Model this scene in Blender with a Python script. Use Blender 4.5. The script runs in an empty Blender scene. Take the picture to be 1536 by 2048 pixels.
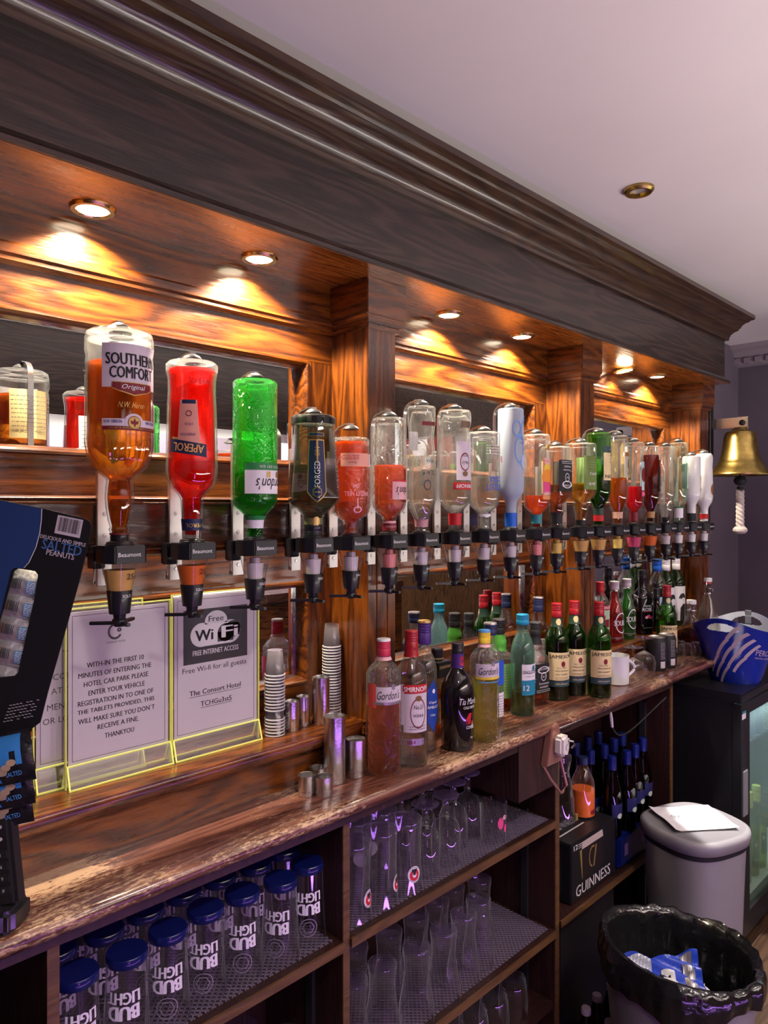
import bpy, bmesh, math, random
from mathutils import Vector, Matrix
random.seed(7)
S = bpy.context.scene
COL = S.collection
PI = math.pi
R = math.radians
# ------------------------------------------------------------------ camera
cd = bpy.data.cameras.new('camera'); cam = bpy.data.objects.new('camera', cd); COL.objects.link(cam)
cam.location = (0, 0, 1.5); cam.rotation_euler = (R(90), 0, R(-44.78))
cd.sensor_fit = 'VERTICAL'; cd.sensor_height = 24.0; cd.lens = 24.0*1420/2048
cd.shift_y = -9/2048; cd.clip_start = .02
S.camera = cam
# ------------------------------------------------------------------ look, light
S.view_settings.view_transform = 'Standard'; S.view_settings.look = 'None'
S.view_settings.gamma = 1; S.view_settings.use_curve_mapping = False
S.view_settings.exposure = 0.0
cy = S.cycles
cy.max_bounces = 14; cy.transparent_max_bounces = 40; cy.glossy_bounces = 6; cy.transmission_bounces = 10; cy.diffuse_bounces = 3
cy.caustics_reflective = False; cy.caustics_refractive = False; cy.blur_glossy = .6
cy.sample_clamp_indirect = 4; cy.use_denoising = True
w = bpy.data.worlds.new('world'); S.world = w; w.use_nodes = True
w.node_tree.nodes['Background'].inputs[0].default_value = (.60, .52, .54, 1)
w.node_tree.nodes['Background'].inputs[1].default_value = .05
SPOT_X = [.47, .79, 1.354, 1.67, 2.277, 2.53]; SPOT_Y = 1.136; SOFFIT = 1.979; CEIL = 2.29
def lamp(name, kind, loc, rot, energy, color, **k):
    l = bpy.data.lights.new(name, kind); l.energy = energy; l.color = color
    for a, b in k.items(): setattr(l, a, b)
    o = bpy.data.objects.new(name, l); COL.objects.link(o); o.location = loc; o.rotation_euler = rot
    return o
WARM = (1, .85, .63)
for i, x in enumerate(SPOT_X):
    lamp('soffit_spot', 'SPOT', (x, SPOT_Y, SOFFIT-.012), (0, 0, 0), 35, WARM, spot_size=R(129), spot_blend=.25, shadow_soft_size=.02)
# added fill lights for ceiling and signs, then the bin spot and purple sources
lamp('room_fill', 'AREA', (.6, -2.0, 2.26), (0, 0, 0), 16, (1, .88, .84), shape='RECTANGLE', size=3.5, size_y=1.2)  # added soft fill from overhead, no real fitting
lamp('ceiling_fill', 'AREA', (1.6, -2.6, 1.75), (R(180), 0, 0), 215, (1, .90, .81), shape='RECTANGLE', size=4.0, size_y=.5)  # added out of view to lift the ceiling brightness
lamp('front_bar_fill', 'AREA', (2.0, -.75, 1.10), (R(180), 0, 0), 60, (1, .91, .86), shape='RECTANGLE', size=3.4, size_y=.3)  # added bare panel facing up, no fixture behind it
for x in (.2, 1.2, 2.2): lamp('sign_fill_spot', 'SPOT', (x, -.25, 2.27), (R(24), 0, 0), 36, (1, .90, .86), spot_size=R(95), spot_blend=.8, shadow_soft_size=.05)  # added high in front to brighten signs and labels
lamp('ceiling_spot_over_bin', 'SPOT', (2.29, .62, 2.27), (0, 0, 0), 320, (1, .95, .90), spot_size=R(24), spot_blend=.15, shadow_soft_size=.01)
lamp('purple_strip', 'AREA', (1.0, -.68, .07), (R(112), 0, 0), 9, (.52, .22, 1), shape='RECTANGLE', size=2.6, size_y=.035)
lamp('magenta_panel', 'AREA', (.1, -.66, .75), (R(95), 0, R(-12)), 1.2, (.8, .2, 1), shape='RECTANGLE', size=.06, size_y=.5)
lamp('cooler_light', 'AREA', (2.9, .98, .842), (0, 0, 0), 7, (.72, 1, .92), shape='RECTANGLE', size=.6, size_y=.2)

# ------------------------------------------------------------------ materials
MATS = {}
def nt(name):
    m = bpy.data.materials.new(name); m.use_nodes = True
    t = m.node_tree; t.nodes.clear()
    out = t.nodes.new('ShaderNodeOutputMaterial')
    return m, t, out
def N(t, kind, **k):
    n = t.nodes.new('ShaderNode'+kind)
    for a, b in k.items():
        if a.startswith('i_'): n.inputs[int(a[2:])].default_value = b
        elif a.startswith('s_'): n.inputs[a[2:].replace('_', ' ')].default_value = b
        else: setattr(n, a, b)
    return n
def ramp(t, fac, stops):
    r = N(t, 'ValToRGB'); e = r.color_ramp.elements
    while len(e) < len(stops): e.new(.5)
    for q, (p, c) in zip(e, stops): q.position = p; q.color = (*c, 1)
    t.links.new(fac, r.inputs[0]); return r.outputs[0]
def pm(name, c, rough=.5, metal=0, coat=0, emit=0, spec=.5, noise=0, nscale=30, bump=0, bscale=60, trans=0, ior=1.45, alpha=1):
    if name in MATS: return MATS[name]
    m, t, out = nt(name)
    p = N(t, 'BsdfPrincipled'); t.links.new(p.outputs[0], out.inputs[0])
    p.inputs['Base Color'].default_value = (*c, 1); p.inputs['Roughness'].default_value = rough
    p.inputs['Metallic'].default_value = metal; p.inputs['Coat Weight'].default_value = coat
    p.inputs['Specular IOR Level'].default_value = spec; p.inputs['Coat Roughness'].default_value = .08
    p.inputs['Transmission Weight'].default_value = trans; p.inputs['IOR'].default_value = ior
    p.inputs['Alpha'].default_value = alpha
    if emit: p.inputs['Emission Color'].default_value = (*c, 1); p.inputs['Emission Strength'].default_value = emit
    if noise:
        tc = N(t, 'TexCoord'); n = N(t, 'TexNoise', s_Scale=nscale, s_Detail=6.0); t.links.new(tc.outputs['Object'], n.inputs['Vector'])
        a = tuple(max(0, q*(1-noise)) for q in c); b = tuple(min(1, q*(1+noise)) for q in c)
        t.links.new(ramp(t, n.outputs[0], [(.3, a), (.7, b)]), p.inputs['Base Color'])
    if bump:
        tc = N(t, 'TexCoord'); n = N(t, 'TexNoise', s_Scale=bscale, s_Detail=3.0); t.links.new(tc.outputs['Object'], n.inputs['Vector'])
        b = N(t, 'Bump', s_Strength=bump, s_Distance=.01); t.links.new(n.outputs[0], b.inputs['Height']); t.links.new(b.outputs[0], p.inputs['Normal'])
    MATS[name] = m; return m
def wood(name, axis, dark, mid, light, rough=.27, coat=.65, scale=1.0, speck=0):
    m, t, out = nt(name)
    p = N(t, 'BsdfPrincipled'); t.links.new(p.outputs[0], out.inputs[0])
    tc = N(t, 'TexCoord'); mp = N(t, 'Mapping'); t.links.new(tc.outputs['Object'], mp.inputs[0])
    lo, hi = 1.5*scale, 13*scale
    sc = [hi, hi, hi]; sc['xyz'.index(axis)] = lo; mp.inputs['Scale'].default_value = sc
    n = N(t, 'TexNoise', s_Scale=1.0, s_Detail=2.0, s_Roughness=.45); t.links.new(mp.outputs[0], n.inputs['Vector'])
    mu = N(t, 'Math', operation='MULTIPLY', i_1=70.0); t.links.new(n.outputs[0], mu.inputs[0])
    sn = N(t, 'Math', operation='SINE'); t.links.new(mu.outputs[0], sn.inputs[0])
    mp2 = N(t, 'Mapping'); t.links.new(tc.outputs['Object'], mp2.inputs[0])
    s2 = [260, 260, 260]; s2['xyz'.index(axis)] = 22; mp2.inputs['Scale'].default_value = s2
    n2 = N(t, 'TexNoise', s_Scale=1.0, s_Detail=3.0); t.links.new(mp2.outputs[0], n2.inputs['Vector'])
    ma = N(t, 'Math', operation='MULTIPLY_ADD', i_1=.20, i_2=.32); t.links.new(sn.outputs[0], ma.inputs[0])
    ad = N(t, 'Math', operation='MULTIPLY_ADD', i_1=.48); t.links.new(n2.outputs[0], ad.inputs[0]); t.links.new(ma.outputs[0], ad.inputs[2])
    c = ramp(t, ad.outputs[0], [(.22, dark), (.55, mid), (.9, light)])
    if speck:
        n3 = N(t, 'TexNoise', s_Scale=1.0, s_Detail=8.0, s_Roughness=.7); mp3 = N(t, 'Mapping'); t.links.new(tc.outputs['Object'], mp3.inputs[0])
        mp3.inputs['Scale'].default_value = (75, 230, 230); t.links.new(mp3.outputs[0], n3.inputs['Vector'])
        n4 = N(t, 'TexNoise', s_Scale=5.0, s_Detail=2.0); t.links.new(tc.outputs['Object'], n4.inputs['Vector'])
        mm = N(t, 'Math', operation='MULTIPLY'); t.links.new(n3.outputs[0], mm.inputs[0]); t.links.new(n4.outputs[0], mm.inputs[1])
        f = ramp(t, mm.outputs[0], [(.28, (0, 0, 0)), (.33, (1, 1, 1))])
        mx = N(t, 'MixRGB', i_2=(.48, .30, .18, 1)); t.links.new(f, mx.inputs[0]); t.links.new(c, mx.inputs[1]); c = mx.outputs[0]
    t.links.new(c, p.inputs['Base Color'])
    rr = N(t, 'Math', operation='MULTIPLY_ADD', i_1=.25, i_2=rough-.1); t.links.new(n2.outputs[0], rr.inputs[0]); t.links.new(rr.outputs[0], p.inputs['Roughness'])
    p.inputs['Coat Weight'].default_value = coat; p.inputs['Coat Roughness'].default_value = .14
    b = N(t, 'Bump', s_Strength=.45, s_Distance=.002); t.links.new(ad.outputs[0], b.inputs['Height']); t.links.new(b.outputs[0], p.inputs['Normal'])
    MATS[name] = m; return m
def thin(name, tint=(1, 1, 1), edge=(.42, .46, .45), refl=1.3, bump=0, bscale=50, rough=.03, haze=.015, rim=.30):
    """thin clear walls: light passes, edges gather colour, surfaces mirror by Fresnel"""
    m, t, out = nt(name)
    lw = N(t, 'LayerWeight', s_Blend=.5)
    mx = N(t, 'MixRGB', i_1=(*tint, 1), i_2=(*edge, 1))
    pw = N(t, 'Math', operation='POWER', i_1=3.0); t.links.new(lw.outputs['Facing'], pw.inputs[0]); t.links.new(pw.outputs[0], mx.inputs[0])
    tr = N(t, 'BsdfTransparent'); t.links.new(mx.outputs[0], tr.inputs[0])
    gl = N(t, 'BsdfGlossy', s_Roughness=rough)
    fr = N(t, 'LayerWeight', s_Blend=.5); f5 = N(t, 'Math', operation='POWER', i_1=4.5); t.links.new(fr.outputs['Facing'], f5.inputs[0])
    fm = N(t, 'Math', operation='MULTIPLY_ADD', i_1=.8, i_2=.045*refl, use_clamp=True); t.links.new(f5.outputs[0], fm.inputs[0])
    if bump:
        tc = N(t, 'TexCoord'); n = N(t, 'TexNoise', s_Scale=bscale, s_Detail=1.5, s_Distortion=1.2); t.links.new(tc.outputs['Object'], n.inputs['Vector'])
        b = N(t, 'Bump', s_Strength=bump, s_Distance=.01); t.links.new(n.outputs[0], b.inputs['Height'])
        for q in (gl, fr, lw): t.links.new(b.outputs[0], q.inputs['Normal'])
    tl = N(t, 'BsdfTranslucent'); tl.inputs[0].default_value = (*[max(.0, q) for q in tint], 1)
    hz = N(t, 'Math', operation='MULTIPLY_ADD', i_1=rim, i_2=haze); t.links.new(pw.outputs[0], hz.inputs[0]); tx = N(t, 'MixShader'); t.links.new(hz.outputs[0], tx.inputs[0]); t.links.new(tr.outputs[0], tx.inputs[1]); t.links.new(tl.outputs[0], tx.inputs[2])
    ms = N(t, 'MixShader'); t.links.new(fm.outputs[0], ms.inputs[0]); t.links.new(tx.outputs[0], ms.inputs[1]); t.links.new(gl.outputs[0], ms.inputs[2])
    t.links.new(ms.outputs[0], out.inputs[0])
    MATS[name] = m; return m
def liquid(name, c, glow=.20, clear=.25, ior=1.3):
    """a drink: refracts, lets light through tinted, scatters a little"""
    m, t, out = nt(name)
    rf = N(t, 'BsdfGlass', s_IOR=ior, s_Roughness=0.0); rf.inputs[0].default_value = (*[q**.5 for q in c], 1)
    tp = N(t, 'BsdfTransparent'); tp.inputs[0].default_value = (*[q**.5 for q in c], 1)
    tl = N(t, 'BsdfTranslucent'); tl.inputs[0].default_value = (*c, 1)
    a = N(t, 'MixShader', i_0=clear); t.links.new(rf.outputs[0], a.inputs[1]); t.links.new(tp.outputs[0], a.inputs[2])
    b = N(t, 'MixShader', i_0=glow); t.links.new(a.outputs[0], b.inputs[1]); t.links.new(tl.outputs[0], b.inputs[2])
    t.links.new(b.outputs[0], out.inputs[0])
    MATS[name] = m; return m
DK, MD, LT = (.024, .0055, .001), (.112, .027, .0028), (.225, .062, .0062)
wx = wood('wood_along', 'x', DK, MD, LT)
wz = wood('wood_upright', 'z', DK, MD, LT)
wy = wood('wood_across', 'y', DK, MD, LT)
wsof = wood('wood_soffit_lit', 'x', (.10, .028, .004), (.26, .085, .012), (.40, .15, .024))  # same wood, colour lightened to stand in for bounce light on the soffit
wpel = wood('wood_pelmet', 'x', (.008, .004, .0028), (.026, .0135, .0095), (.058, .031, .022), rough=.38, coat=.3)
wcor = wood('wood_cornice', 'x', (.022, .0085, .003), (.042, .018, .007), (.066, .030, .011), rough=.33, coat=.5)
wrail = wood('wood_rail_gloss', 'x', (.018, .006, .003), (.050, .017, .008), (.09, .03, .012), rough=.15, coat=1)
wtop = wood('wood_worktop', 'x', (.045, .013, .009), (.125, .040, .026), (.20, .08, .05), rough=.28, coat=.9, speck=1)
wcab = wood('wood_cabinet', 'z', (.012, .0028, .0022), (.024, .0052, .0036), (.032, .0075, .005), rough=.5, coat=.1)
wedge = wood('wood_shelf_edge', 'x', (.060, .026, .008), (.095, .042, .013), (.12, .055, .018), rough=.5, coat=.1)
MIRROR = pm('mirror_silver', (.86, .88, .88), .0, 1)
PAINT = pm('ceiling_paint', (.86, .79, .79), .85, noise=.03, nscale=3)
WALLP = pm('purple_grey_wall', (.16, .13, .165), .8, noise=.08, nscale=4)
COVEM = pm('cove_plaster', (.34, .28, .31), .8)
FLOORM = wood('floor_boards', 'x', (.03, .015, .008), (.06, .03, .016), (.09, .045, .025), rough=.45, coat=.1)
STEEL = pm('brushed_steel', (.62, .60, .60), .26, 1, bump=.04, bscale=200)
ALU = pm('aluminium_strip', (.78, .76, .72), .38, 1)
CHROME = pm('chrome', (.8, .8, .8), .08, 1)
BRASS = pm('brass', (.50, .36, .11), .28, 1, noise=.25, nscale=40)
GOLD = pm('gold_trim', (.75, .52, .20), .22, 1)
BLACK = pm('black_plastic', (.012, .012, .016), .28, coat=.2)
MATTB = pm('matt_black', (.012, .012, .013), .6)
WHITE = pm('white_plastic', (.82, .82, .82), .35)
PAPER = pm('white_paper', (.86, .82, .86), .7)
INK = pm('black_ink', (.01, .01, .012), .6)
GREYINK = pm('grey_ink', (.09, .09, .10), .6)
LAMPM = pm('lamp_face', (1, .86, .62), .5, emit=14)
CLEAR = thin('clear_glass')
EMB = thin('embossed_glass', bump=.9, bscale=55)
TUMB = thin('bar_glass', (.98, .97, .99), (.60, .54, .64), 1.9, haze=.05, rim=.65)
GREENG = thin('green_glass', (.30, .80, .33), (.06, .40, .10), bump=.7, bscale=45, haze=.08)
DKGREEN = thin('bottle_green_glass', (.40, .68, .26), (.07, .25, .06), haze=.05)
TEALG = thin('teal_glass', (.78, .95, .92), (.30, .66, .60), haze=.14)
SMOKE = thin('smoked_glass', (.72, .72, .68), (.16, .16, .16))
ACRY = thin('acrylic', (.98, .98, .97), (.9, .92, .8))
EDGE = pm('acrylic_edge_glow', (.80, .82, .20), .25, emit=.12)  # slight emission paints in the light caught by the edges
def C(name, c, rough=.45, **k): return pm(name, c, rough, **k)
RED = C('red_print', (.50, .015, .02)); DRED = C('dark_red_print', (.19, .012, .02)); BLUE = C('blue_print', (.02, .10, .62)); NAVY = C('navy_print', (.012, .02, .075))
CREAM = C('cream_label', (.80, .65, .34)); CAPR = C('red_metal_cap', (.36, .012, .02), .3, coat=.3); LILAC = C('pale_label', (.66, .58, .64)); PINKL = C('pink_label', (.78, .42, .45)); LGREEN = C('light_green_label', (.30, .50, .16))
GOLDP = pm('gold_print', (.62, .42, .14), .35, .6); WHITEP = C('white_print', (.85, .84, .85)); GREENP = C('green_print', (.03, .25, .07)); SKY = C('sky_print', (.10, .35, .75)); ORANGEP = C('orange_print', (.85, .30, .03)); YEL = C('yellow_print', (.85, .60, .05)); TEALP = C('teal_print', (.03, .22, .26)); PURP = C('purple_print', (.06, .02, .18)); MAG = C('magenta_print', (.7, .06, .22)); SILV = pm('silver_print', (.55, .52, .54), .3, .8)
L_AMBER = liquid('amber_drink', (.80, .22, .008), .14); L_RED = liquid('red_drink', (1, .020, .008), .24); L_GIN = liquid('clear_drink', (.93, .95, .92), .03, .35); L_ORANGE = liquid('orange_drink', (1, .20, .02), .32)
L_PINK = liquid('pink_drink', (.95, .24, .10), .32); L_WHISKY = liquid('whisky', (.70, .20, .02), .2); L_PALE = liquid('pale_whisky', (.85, .45, .06), .2); L_DARK = liquid('dark_drink', (.20, .018, .012), .15); L_CRIM = liquid('crimson_drink', (.90, .02, .05), .3)
L_ROSE = liquid('rose_drink', (1, .42, .18), .48, .6); L_LEMON = liquid('lemon_drink', (.97, .92, .25), .30, .45); L_GGREEN = liquid('green_drink', (.05, .75, .10), .15); L_MILK = pm('coconut_white', (.80, .80, .78), .25, coat=.5)
# ------------------------------------------------------------------ mesh kit
_tc = {}
def tmesh(s, bold=0, shear=0, space=1.0):
    k = (s, bold, shear, space)
    if k in _tc: return _tc[k]
    cu = bpy.data.curves.new('t', 'FONT'); cu.body = s; cu.size = 1; cu.offset = bold; cu.shear = shear; cu.resolution_u = 2; cu.space_character = space
    o = bpy.data.objects.new('t', cu)
    me = bpy.data.meshes.new_from_object(o)
    vs = [(v.co.x, v.co.y) for v in me.vertices]; fs = [tuple(p.vertices) for p in me.polygons]
    bpy.data.objects.remove(o); bpy.data.curves.remove(cu); bpy.data.meshes.remove(me)
    x0 = min(v[0] for v in vs); x1 = max(v[0] for v in vs); y0 = min(v[1] for v in vs); y1 = max(v[1] for v in vs); h = y1-y0
    vs = [((x-(x0+x1)/2)/h, (y-(y0+y1)/2)/h) for x, y in vs]
    _tc[k] = (vs, fs, (x1-x0)/h); return _tc[k]
class MB:
    def __init__(s): s.v = []; s.f = []; s.m = []; s.mats = []
    def mi(s, mat):
        if mat not in s.mats: s.mats.append(mat)
        return s.mats.index(mat)
    def add(s, vs, fs, mat, T=None):
        o = len(s.v); i = s.mi(mat)
        s.v += [tuple(T @ Vector(v)) if T else tuple(v) for v in vs]
        for f in fs: s.f.append(tuple(o+q for q in f)); s.m.append(i)
        return s
    def lathe(s, prof, mat, n=28, c=(0, 0, 0), shape=None, T=None):
        vs = []; fs = []; rings = []
        for p in prof:
            r, z = p[0], p[1]
            if r < 1e-5: rings.append([len(vs)]); vs.append((c[0], c[1], c[2]+z)); continue
            ring = []
            for i in range(n):
                a = 2*PI*i/n; q = r*(shape(a, p) if shape else 1)
                ring.append(len(vs)); vs.append((c[0]+q*math.sin(a), c[1]-q*math.cos(a), c[2]+z))
            rings.append(ring)
        for A, B in zip(rings, rings[1:]):
            if len(A) == 1 and len(B) == 1: continue
            for i in range(n):
                j = (i+1) % n
                if len(A) == 1: fs.append((A[0], B[j], B[i]))
                elif len(B) == 1: fs.append((A[i], A[j], B[0]))
                else: fs.append((A[i], A[j], B[j], B[i]))
        return s.add(vs, fs, mat, T)
    def box(s, x0, x1, y0, y1, z0, z1, mat, T=None):
        vs = [(x, y, z) for x in (x0, x1) for y in (y0, y1) for z in (z0, z1)]
        return s.add(vs, [(0, 1, 3, 2), (4, 6, 7, 5), (0, 4, 5, 1), (2, 3, 7, 6), (0, 2, 6, 4), (1, 5, 7, 3)], mat, T)
    def prism(s, pts, a0, a1, mat, axis='x', T=None):
        n = len(pts)
        def mk(p, a): return {'x': (a, p[0], p[1]), 'y': (p[0], a, p[1]), 'z': (p[0], p[1], a)}[axis]
        vs = [mk(p, a0) for p in pts]+[mk(p, a1) for p in pts]
        fs = [(i, (i+1) % n, n+(i+1) % n, n+i) for i in range(n)]+[tuple(range(n))[::-1], tuple(range(n, 2*n))]
        return s.add(vs, fs, mat, T)
    def tube(s, path, r, mat, n=8, caps=True):
        P = [Vector(p) for p in path]; vs = []; fs = []
        up = Vector((0, 0, 1))
        for i, p in enumerate(P):
            d = (P[min(i+1, len(P)-1)]-P[max(i-1, 0)]).normalized()
            a = d.cross(up if abs(d.z) < .95 else Vector((1, 0, 0))).normalized(); b = d.cross(a)
            rr = r[i] if isinstance(r, (list, tuple)) else r
            for k in range(n): vs.append(p+(a*math.cos(2*PI*k/n)+b*math.sin(2*PI*k/n))*rr)
        for i in range(len(P)-1):
            for k in range(n): fs.append((i*n+k, i*n+(k+1) % n, (i+1)*n+(k+1) % n, (i+1)*n+k))
        if caps: fs += [tuple(range(n))[::-1], tuple(range((len(P)-1)*n, len(P)*n))]
        return s.add(vs, fs, mat)
    def ribbon(s, path, w, th, mat):
        """flat bar along a path in the y-z plane, width along x"""
        P = [Vector((0, *p)) for p in path]; vs = []; fs = []
        for i, p in enumerate(P):
            d = (P[min(i+1, len(P)-1)]-P[max(i-1, 0)]).normalized(); nn = Vector((0, -d.z, d.y))
            for sx, sn in ((-1, -1), (1, -1), (1, 1), (-1, 1)): vs.append(p+Vector((sx*w/2, 0, 0))+nn*(sn*th/2))
        for i in range(len(P)-1):
            for k in range(4): fs.append((i*4+k, i*4+(k+1) % 4, (i+1)*4+(k+1) % 4, (i+1)*4+k))
        fs += [(3, 2, 1, 0), tuple(range(len(P)*4-4, len(P)*4))]
        return s.add(vs, fs, mat)
    def text(s, body, mapf, cx, cy, h, mat, wd=None, bold=.012, shear=0, rot=0, space=1.0, eps=0):
        vs, fs, wr = tmesh(body, 0, shear, space)
        sx = (wd/wr) if wd else h
        ca, sa = math.cos(R(rot)), math.sin(R(rot))
        for d in ((-bold, 0, bold) if bold > .04 else (-bold, bold) if bold > .009 else (0,)):          # heavier letters: two slightly shifted strokes
            out = []
            for x, y in vs:
                x, y = (x+d*.9)*sx, y*h; out.append(mapf(cx+x*ca-y*sa, cy+x*sa+y*ca, eps+(.00003 if d > 0 else .000015 if d == 0 else 0)))
            s.add(out, fs, mat)
        return s
    def patch(s, mapf, a0, a1, b0, b1, mat, na=10, nb=4, eps=0):
        vs = [mapf(a0+(a1-a0)*i/na, b0+(b1-b0)*j/nb, eps) for j in range(nb+1) for i in range(na+1)]
        fs = [(j*(na+1)+i, j*(na+1)+i+1, (j+1)*(na+1)+i+1, (j+1)*(na+1)+i) for j in range(nb) for i in range(na)]
        return s.add(vs, fs, mat)
    def oval(s, mapf, a, b, ra, rb, mat, n=20, eps=0, hole=0, arc=(0, 360)):
        full = arc == (0, 360); k = n if full else n+1
        th = [R(arc[0]+(arc[1]-arc[0])*i/n) for i in range(k)]
        o = [mapf(a+ra*math.cos(q), b+rb*math.sin(q), eps) for q in th]
        if hole:
            i_ = [mapf(a+ra*hole*math.cos(q), b+rb*hole*math.sin(q), eps) for q in th]
            m = k if full else k-1
            return s.add(o+i_, [(i, (i+1) % k, k+(i+1) % k, k+i) for i in range(m)], mat)
        pts = [(a+ra*math.cos(q), b+rb*math.sin(q)) for q in th]
        return s.poly(mapf, pts if full else [(a, b)]+pts, mat, eps)
    def poly(s, mapf, pts, mat, eps=0, step=.004):
        """a flat outline cut into narrow strips so that it follows a curved wall"""
        def clip(P, x, keep):
            out = []
            for (x0, y0), (x1, y1) in zip(P, P[1:]+P[:1]):
                i0, i1 = (x0-x)*keep >= 0, (x1-x)*keep >= 0
                if i0: out.append((x0, y0))
                if i0 != i1: f = (x-x0)/(x1-x0); out.append((x, y0+(y1-y0)*f))
            return out
        lo, hi = min(q[0] for q in pts), max(q[0] for q in pts); n = max(1, min(24, int((hi-lo)/step)+1))
        for k in range(n):
            P = clip(list(pts), lo+(hi-lo)*k/n, 1) if k else list(pts)
            if len(P) > 2 and k < n-1: P = clip(P, lo+(hi-lo)*(k+1)/n, -1)
            if len(P) > 2: s.add([mapf(x, y, eps) for x, y in P], [tuple(range(len(P)))], mat)
        return s
    def build(s, name, parent=None, smooth=True, bevel=0, loc=None, angle=35):
        me = bpy.data.meshes.new(name); me.from_pydata([tuple(v) for v in s.v], [], s.f)
        for m in s.mats: me.materials.append(m)
        me.polygons.foreach_set('material_index', s.m)
        if bevel:
            bm = bmesh.new(); bm.from_mesh(me)
            es = [e for e in bm.edges if len(e.link_faces) == 2 and e.calc_face_angle(0) > .6]
            bmesh.ops.bevel(bm, geom=es, offset=bevel, segments=2, affect='EDGES', clamp_overlap=True); bm.to_mesh(me); bm.free()
        if smooth:
            me.polygons.foreach_set('use_smooth', [True]*len(me.polygons)); me.set_sharp_from_angle(angle=R(angle))
        me.update()
        o = bpy.data.objects.new(name, me); COL.objects.link(o)
        if parent: o.parent = parent
        if loc: o.location = loc
        return o
def tag(o, label, cat, group=None, kind=None):
    if label: o['label'] = label
    if cat: o['category'] = cat
    if group: o['group'] = group
    if kind: o['kind'] = kind
    return o
def thing(name, label, cat, loc=(0, 0, 0), rot=(0, 0, 0), group=None):
    o = bpy.data.objects.new(name, None); COL.objects.link(o); o.location = loc; o.rotation_euler = rot; o.empty_display_size = .02
    return tag(o, label, cat, group)
def struct(o): o['kind'] = 'structure'; return o
def copy_thing(o, loc, label, rz=None, parent=None, group=None):
    c = o.copy(); COL.objects.link(c)
    if parent: c.parent = parent
    else:
        c.location = loc
        if rz is not None: c.rotation_euler.z = rz
        c['label'] = label
        if group: c['group'] = group
    for ch in list(o.children): copy_thing(ch, None, None, parent=c)
    return c
def flat(origin, ux, uy):
    O, U, V = Vector(origin), Vector(ux).normalized(), Vector(uy).normalized(); W = U.cross(V)
    return lambda a, b, e=0: O+U*a+V*b+W*e
ORD = ['first', 'second', 'third', 'fourth', 'fifth', 'sixth', 'seventh', 'eighth', 'ninth', 'tenth']
# ------------------------------------------------------------------ room shell
XR, YB, YF, XL = 3.75, 1.27, -3.2, -2.2
struct(MB().box(XL, XR, YF, YB, -.05, 0, FLOORM).build('floor', smooth=False))
struct(MB().box(XL, XR, YF, YB, CEIL, CEIL+.05, PAINT).build('ceiling', smooth=False))
struct(MB().box(XL, XR, YB, YB+.06, 0, CEIL, WALLP).build('wall_back', smooth=False))
struct(MB().box(XR, XR+.06, YF, YB, 0, CEIL, WALLP).build('wall_right', smooth=False))
struct(MB().box(XL-.06, XL, YF, YB, 0, CEIL, WALLP).build('wall_left', smooth=False))
struct(MB().box(XL, XR, YF-.06, YF, 0, CEIL, WALLP).build('wall_front', smooth=False))
cv = MB().prism([(XR, CEIL), (XR-.11, CEIL), (XR-.10, CEIL-.02), (XR-.075, CEIL-.03), (XR-.055, CEIL-.05), (XR-.04, CEIL-.055), (XR-.03, CEIL-.09), (XR, CEIL-.095)], YF, YB, COVEM, 'y')
for i in range(90): cv.box(XR-.052, XR-.036, YF+.05*i, YF+.05*i+.028, CEIL-.085, CEIL-.058, COVEM)
struct(cv.build('trim_1', smooth=False))
struct(MB().box(XR-.015, XR, YF, YB, 0, .12, wy).build('baseboard_right', smooth=False))
wpan = wood('wood_panelling', 'z', (.03, .014, .006), (.075, .036, .014), (.11, .055, .022))
# daylight window and red board on the far wall of the lounge: only seen in the bar mirrors
WIN = pm('window_daylight', (.55, .78, 1), .4, emit=1.1)
wn = MB().box(XR-.012, XR-.004, -3.05, -2.0, .66, 1.0, WIN)
for z in (.62, 1.0): wn.box(XR-.06, XR, -3.1, -1.95, z, z+.04, WHITE)
wn.box(XR-.03, XR-.002, -3.1, -1.95, .80, .815, WHITE)
struct(wn.build('window_1', smooth=False))
t = thing('notice_board', 'red notice board with white sheets on the far lounge wall', 'notice board', (XR-.02, -1.2, 1.9))
MB().box(0, .02, -.55, .55, -.22, .22, C('red_felt', (.20, .02, .02), .8)).build('board', t, smooth=False)
for y, z in ((-.3, .05), (-.05, -.06), (.25, .04)): MB().box(-.004, 0, y-.07, y+.07, z-.1, z+.1, PAPER).build('sheet', t, smooth=False)
struct(MB().box(XR-.02, XR-.001, -1.9, -.15, .12, 1.62, wpan).box(XR-.03, XR-.001, -1.9, -.15, 1.55, 1.60, wpan).build('trim_2', smooth=False))
struct(MB().box(XL, XR-.03, YF, YF+.02, .0, 1.3, wpan).build('trim_3', smooth=False))
# front bar across the aisle (behind the camera, seen in the mirrors)
t = thing('front_bar', 'dark wooden front bar across the aisle, reflected in the mirrors', 'bar', (0, 0, 0))
MB().box(-1.6, 3.3, -1.15, -.70, .98, 1.03, wtop).build('worktop', t, bevel=.006)
MB().box(-1.6, 3.3, -1.05, -.72, 0, .98, wx).build('body', t, smooth=False)
t = thing('bar_canopy', 'dark wooden canopy hanging over the front bar, reflected in mirrors', 'canopy', (0, 0, 0))
MB().box(-1.6, 3.2, -1.20, -.80, 1.93, 2.288, wpel).build('fascia', t, smooth=False)
MB().box(3.22, 3.34, -1.20, .55, 1.93, 2.288, wpel).build('ceiling_blocker', t, smooth=False)  # added out of view to keep the bright ceiling out of the mirror
MB().box(-1.62, 3.22, -1.22, -.78, 1.91, 1.935, wpel).build('moulding', t, bevel=.006)
t = thing('white_pole', 'white slanted pole reflected in the middle mirror', 'pole', (0, 0, 0))
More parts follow.
